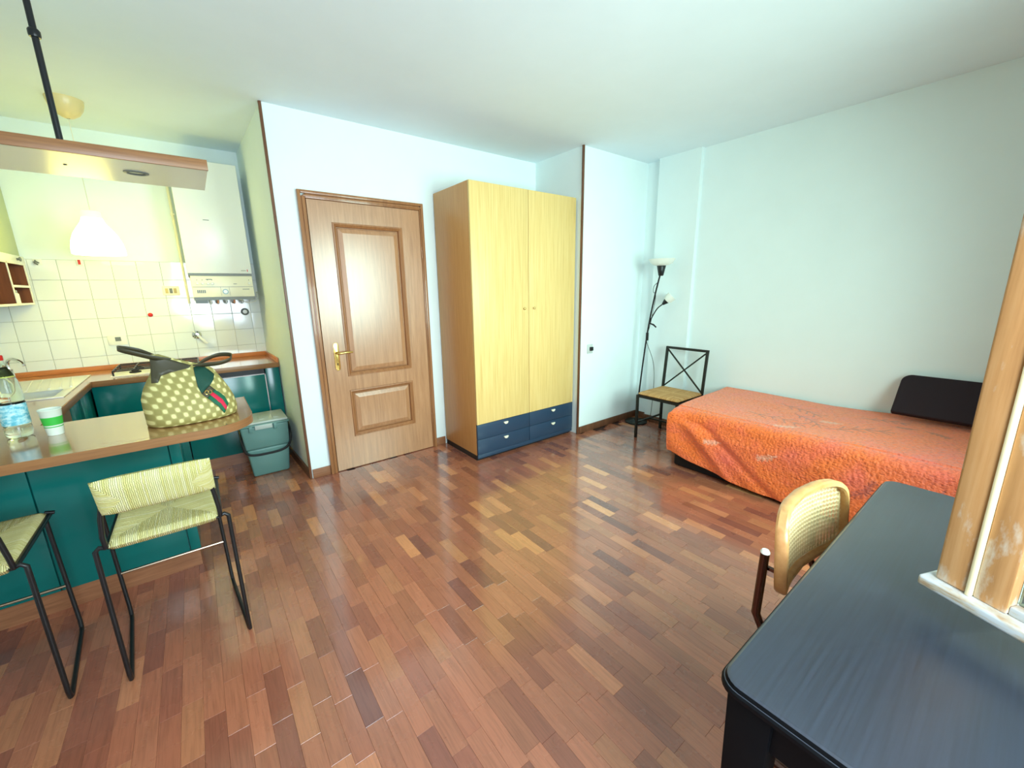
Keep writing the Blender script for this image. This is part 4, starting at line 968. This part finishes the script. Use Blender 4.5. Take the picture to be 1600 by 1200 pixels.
for k, p in enumerate(lp_pts):
    dd_ = (lp_pts[(k+1) % nL]-lp_pts[k-1]).normalized(); dep = Vector((0.02, -1, 0)).normalized(); rad = dd_.cross(dep).normalized()
    for sr, sd in ((-1, -0.6), (-0.6, -1), (0.6, -1), (1, -0.6), (1, 0.6), (0.6, 1), (-0.6, 1), (-1, 0.6)): fvs.append(p+rad*0.011*sr+dep*0.016*sd)
fm.add(fvs, [(k*8+i, k*8+(i+1) % 8, ((k+1) % nL)*8+(i+1) % 8, ((k+1) % nL)*8+i) for k in range(nL) for i in range(8)])
fm.build('back_frame', m_beech, cc, angle=35)
cm = MB(); NX_, NZ_ = 30, 16
def inside(a, b): return abs(a)**4.8+abs(b)**4.8 < 0.93
def strand(pa, pb, steps, w):
    seg = []
    for k in range(steps+1):
        a, b = pa[0]+(pb[0]-pa[0])*k/steps, pa[1]+(pb[1]-pa[1])*k/steps
        if inside(a, b): seg.append(back_pt(a*0.985, b*0.985))
        else:
            if len(seg) > 1: cm.tube(seg, w, 4)
            seg = []
    if len(seg) > 1: cm.tube(seg, w, 4)
for i in range(NX_+1):
    a = -1+2*i/NX_
    for d in (-0.006, 0.006): strand((a+d, -1), (a+d, 1), 16, 0.0011)
for j in range(NZ_+1):
    b = -1+2*j/NZ_
    for d in (-0.012, 0.012): strand((-1, b+d), (1, b+d), 24, 0.0011)
for i in range(-NZ_, NX_+1, 1):
    a = -1+2*i/NX_
    strand((a, -1), (a+2*NZ_/NX_, 1), 24, 0.0008); strand((a+2*NZ_/NX_, -1), (a, 1), 24, 0.0008)
cp_ = cm.build('cane_panel', m_cane, cc, smooth=False); cp_['kind'] = 'stuff'
tubes = MB()
m_tube = base_mat('bronze_tube', (92, 68, 60), 0.2, metal=1.0)
for sx in (-1, 1):
    x = cx0+sx*(hw-0.03) if sx > 0 else cx0-hw-0.0
    y = 0.382
    tb_ = MB().tube([(x, y, 0.690), (x-0.008, y, 0.49), (x-0.008, y-0.02, 0.45), (x-0.004, y-0.08, 0.440), (x, -0.06, 0.440), (x, -0.10, 0.42), (x, -0.11, 0.38), (x, -0.09, 0.06), (x, -0.06, 0.02), (x, -0.02, 0.013), (x, 0.36, 0.013)], 0.0125, 10).build('tube_frame', m_tube, cc)
    MB().lathe([(0.0128, 0), (0.0128, 0.004), (0.009, 0.010), (0.0001, 0.012)], (x, y, 0.690), n=14).build('end_cap', m_offw, tb_)
    MB().bar((x+0.01, y-0.006, 0.64), (cx0+sx*(hw-0.01), 0.345 if sx < 0 else 0.33, 0.64), 0.01).build('bracket', m_tube, cc)
MB().tube([(cx0-hw, 0.36, 0.013), (cx0+hw-0.03, 0.36, 0.013)], 0.0125, 10).build('floor_tube', m_tube, cc)
sp_ = rrect(cx0-0.205, cx0+0.20, -0.08, 0.34, 0.06)
MB().prism(sp_, 0.453, 0.475).build('seat', m_beech, cc, bevel=0.006)

# ------------------------------------------------------------------ open window sash at right
w1 = thing('window_1', (0.96, YF, 0.80), 'weathered pine window leaf standing open over the table', None, kind='structure')
MB().box(-0.30, -0.25, YF-0.14, YF-0.04, 0.80, 2.25).box(0.91, 0.96, YF-0.14, YF-0.04, 0.80, 2.25).box(-0.25, 0.91, YF-0.14, YF-0.04, 0.80, 0.84).box(-0.25, 0.91, YF-0.14, YF-0.04, 2.20, 2.25).build('window_frame', m_pine, w1)
ZL = 0.825
E0 = Vector((1.166, 0.070, 0)); ld = Vector((-0.403, -0.915, 0)).normalized(); nl = Vector((ld.y, -ld.x, 0))   # nl points to the viewer side
if nl.x > 0: nl = -nl
def P_(a, b, z): return E0+ld*(a-0.008*(z-ZL))+nl*b+Vector((0, 0, z))
def slab(mb, a0, a1, b0, b1, z0, z1):
    vs = [P_(a, b, z) for z in (z0, z1) for a, b in ((a0, b0), (a1, b0), (a1, b1), (a0, b1))]
    return mb.add(vs, [(0,3,2,1),(4,5,6,7),(0,1,5,4),(1,2,6,5),(2,3,7,6),(3,0,4,7)])
LW, ZT = 0.62, 2.20
slab(MB(), 0.018, 0.068, -0.055, -0.008, ZL+0.012, ZT).build('meeting_stile', m_pine, w1, bevel=0.006, seg=3)
slab(MB(), 0.068, 0.077, -0.050, -0.004, ZL+0.012, ZT).build('bead', m_bead, w1, bevel=0.003)
slab(MB(), 0.077, 0.126, -0.055, -0.012, ZL+0.012, ZT).build('stile', m_pine, w1, bevel=0.004)
slab(MB(), LW-0.07, LW, -0.055, -0.014, ZL+0.012, ZT).build('stile', m_pine, w1, bevel=0.004)
slab(MB(), 0.126, LW-0.07, -0.055, -0.016, ZL+0.012, ZL+0.030).build('bottom_rail', m_drip, w1, bevel=0.003)
slab(MB(), 0.126, LW-0.07, -0.055, -0.014, ZT-0.07, ZT).build('top_rail', m_pine, w1, bevel=0.003)
slab(MB(), 0.127, LW-0.072, -0.040, -0.036, ZL+0.030, ZT-0.07).build('glass_pane', m_glass, w1)
slab(MB(), 0.000, LW, -0.058, 0.010, ZL-0.012, ZL+0.012).build('drip_rail', m_drip, w1, bevel=0.006, seg=3)
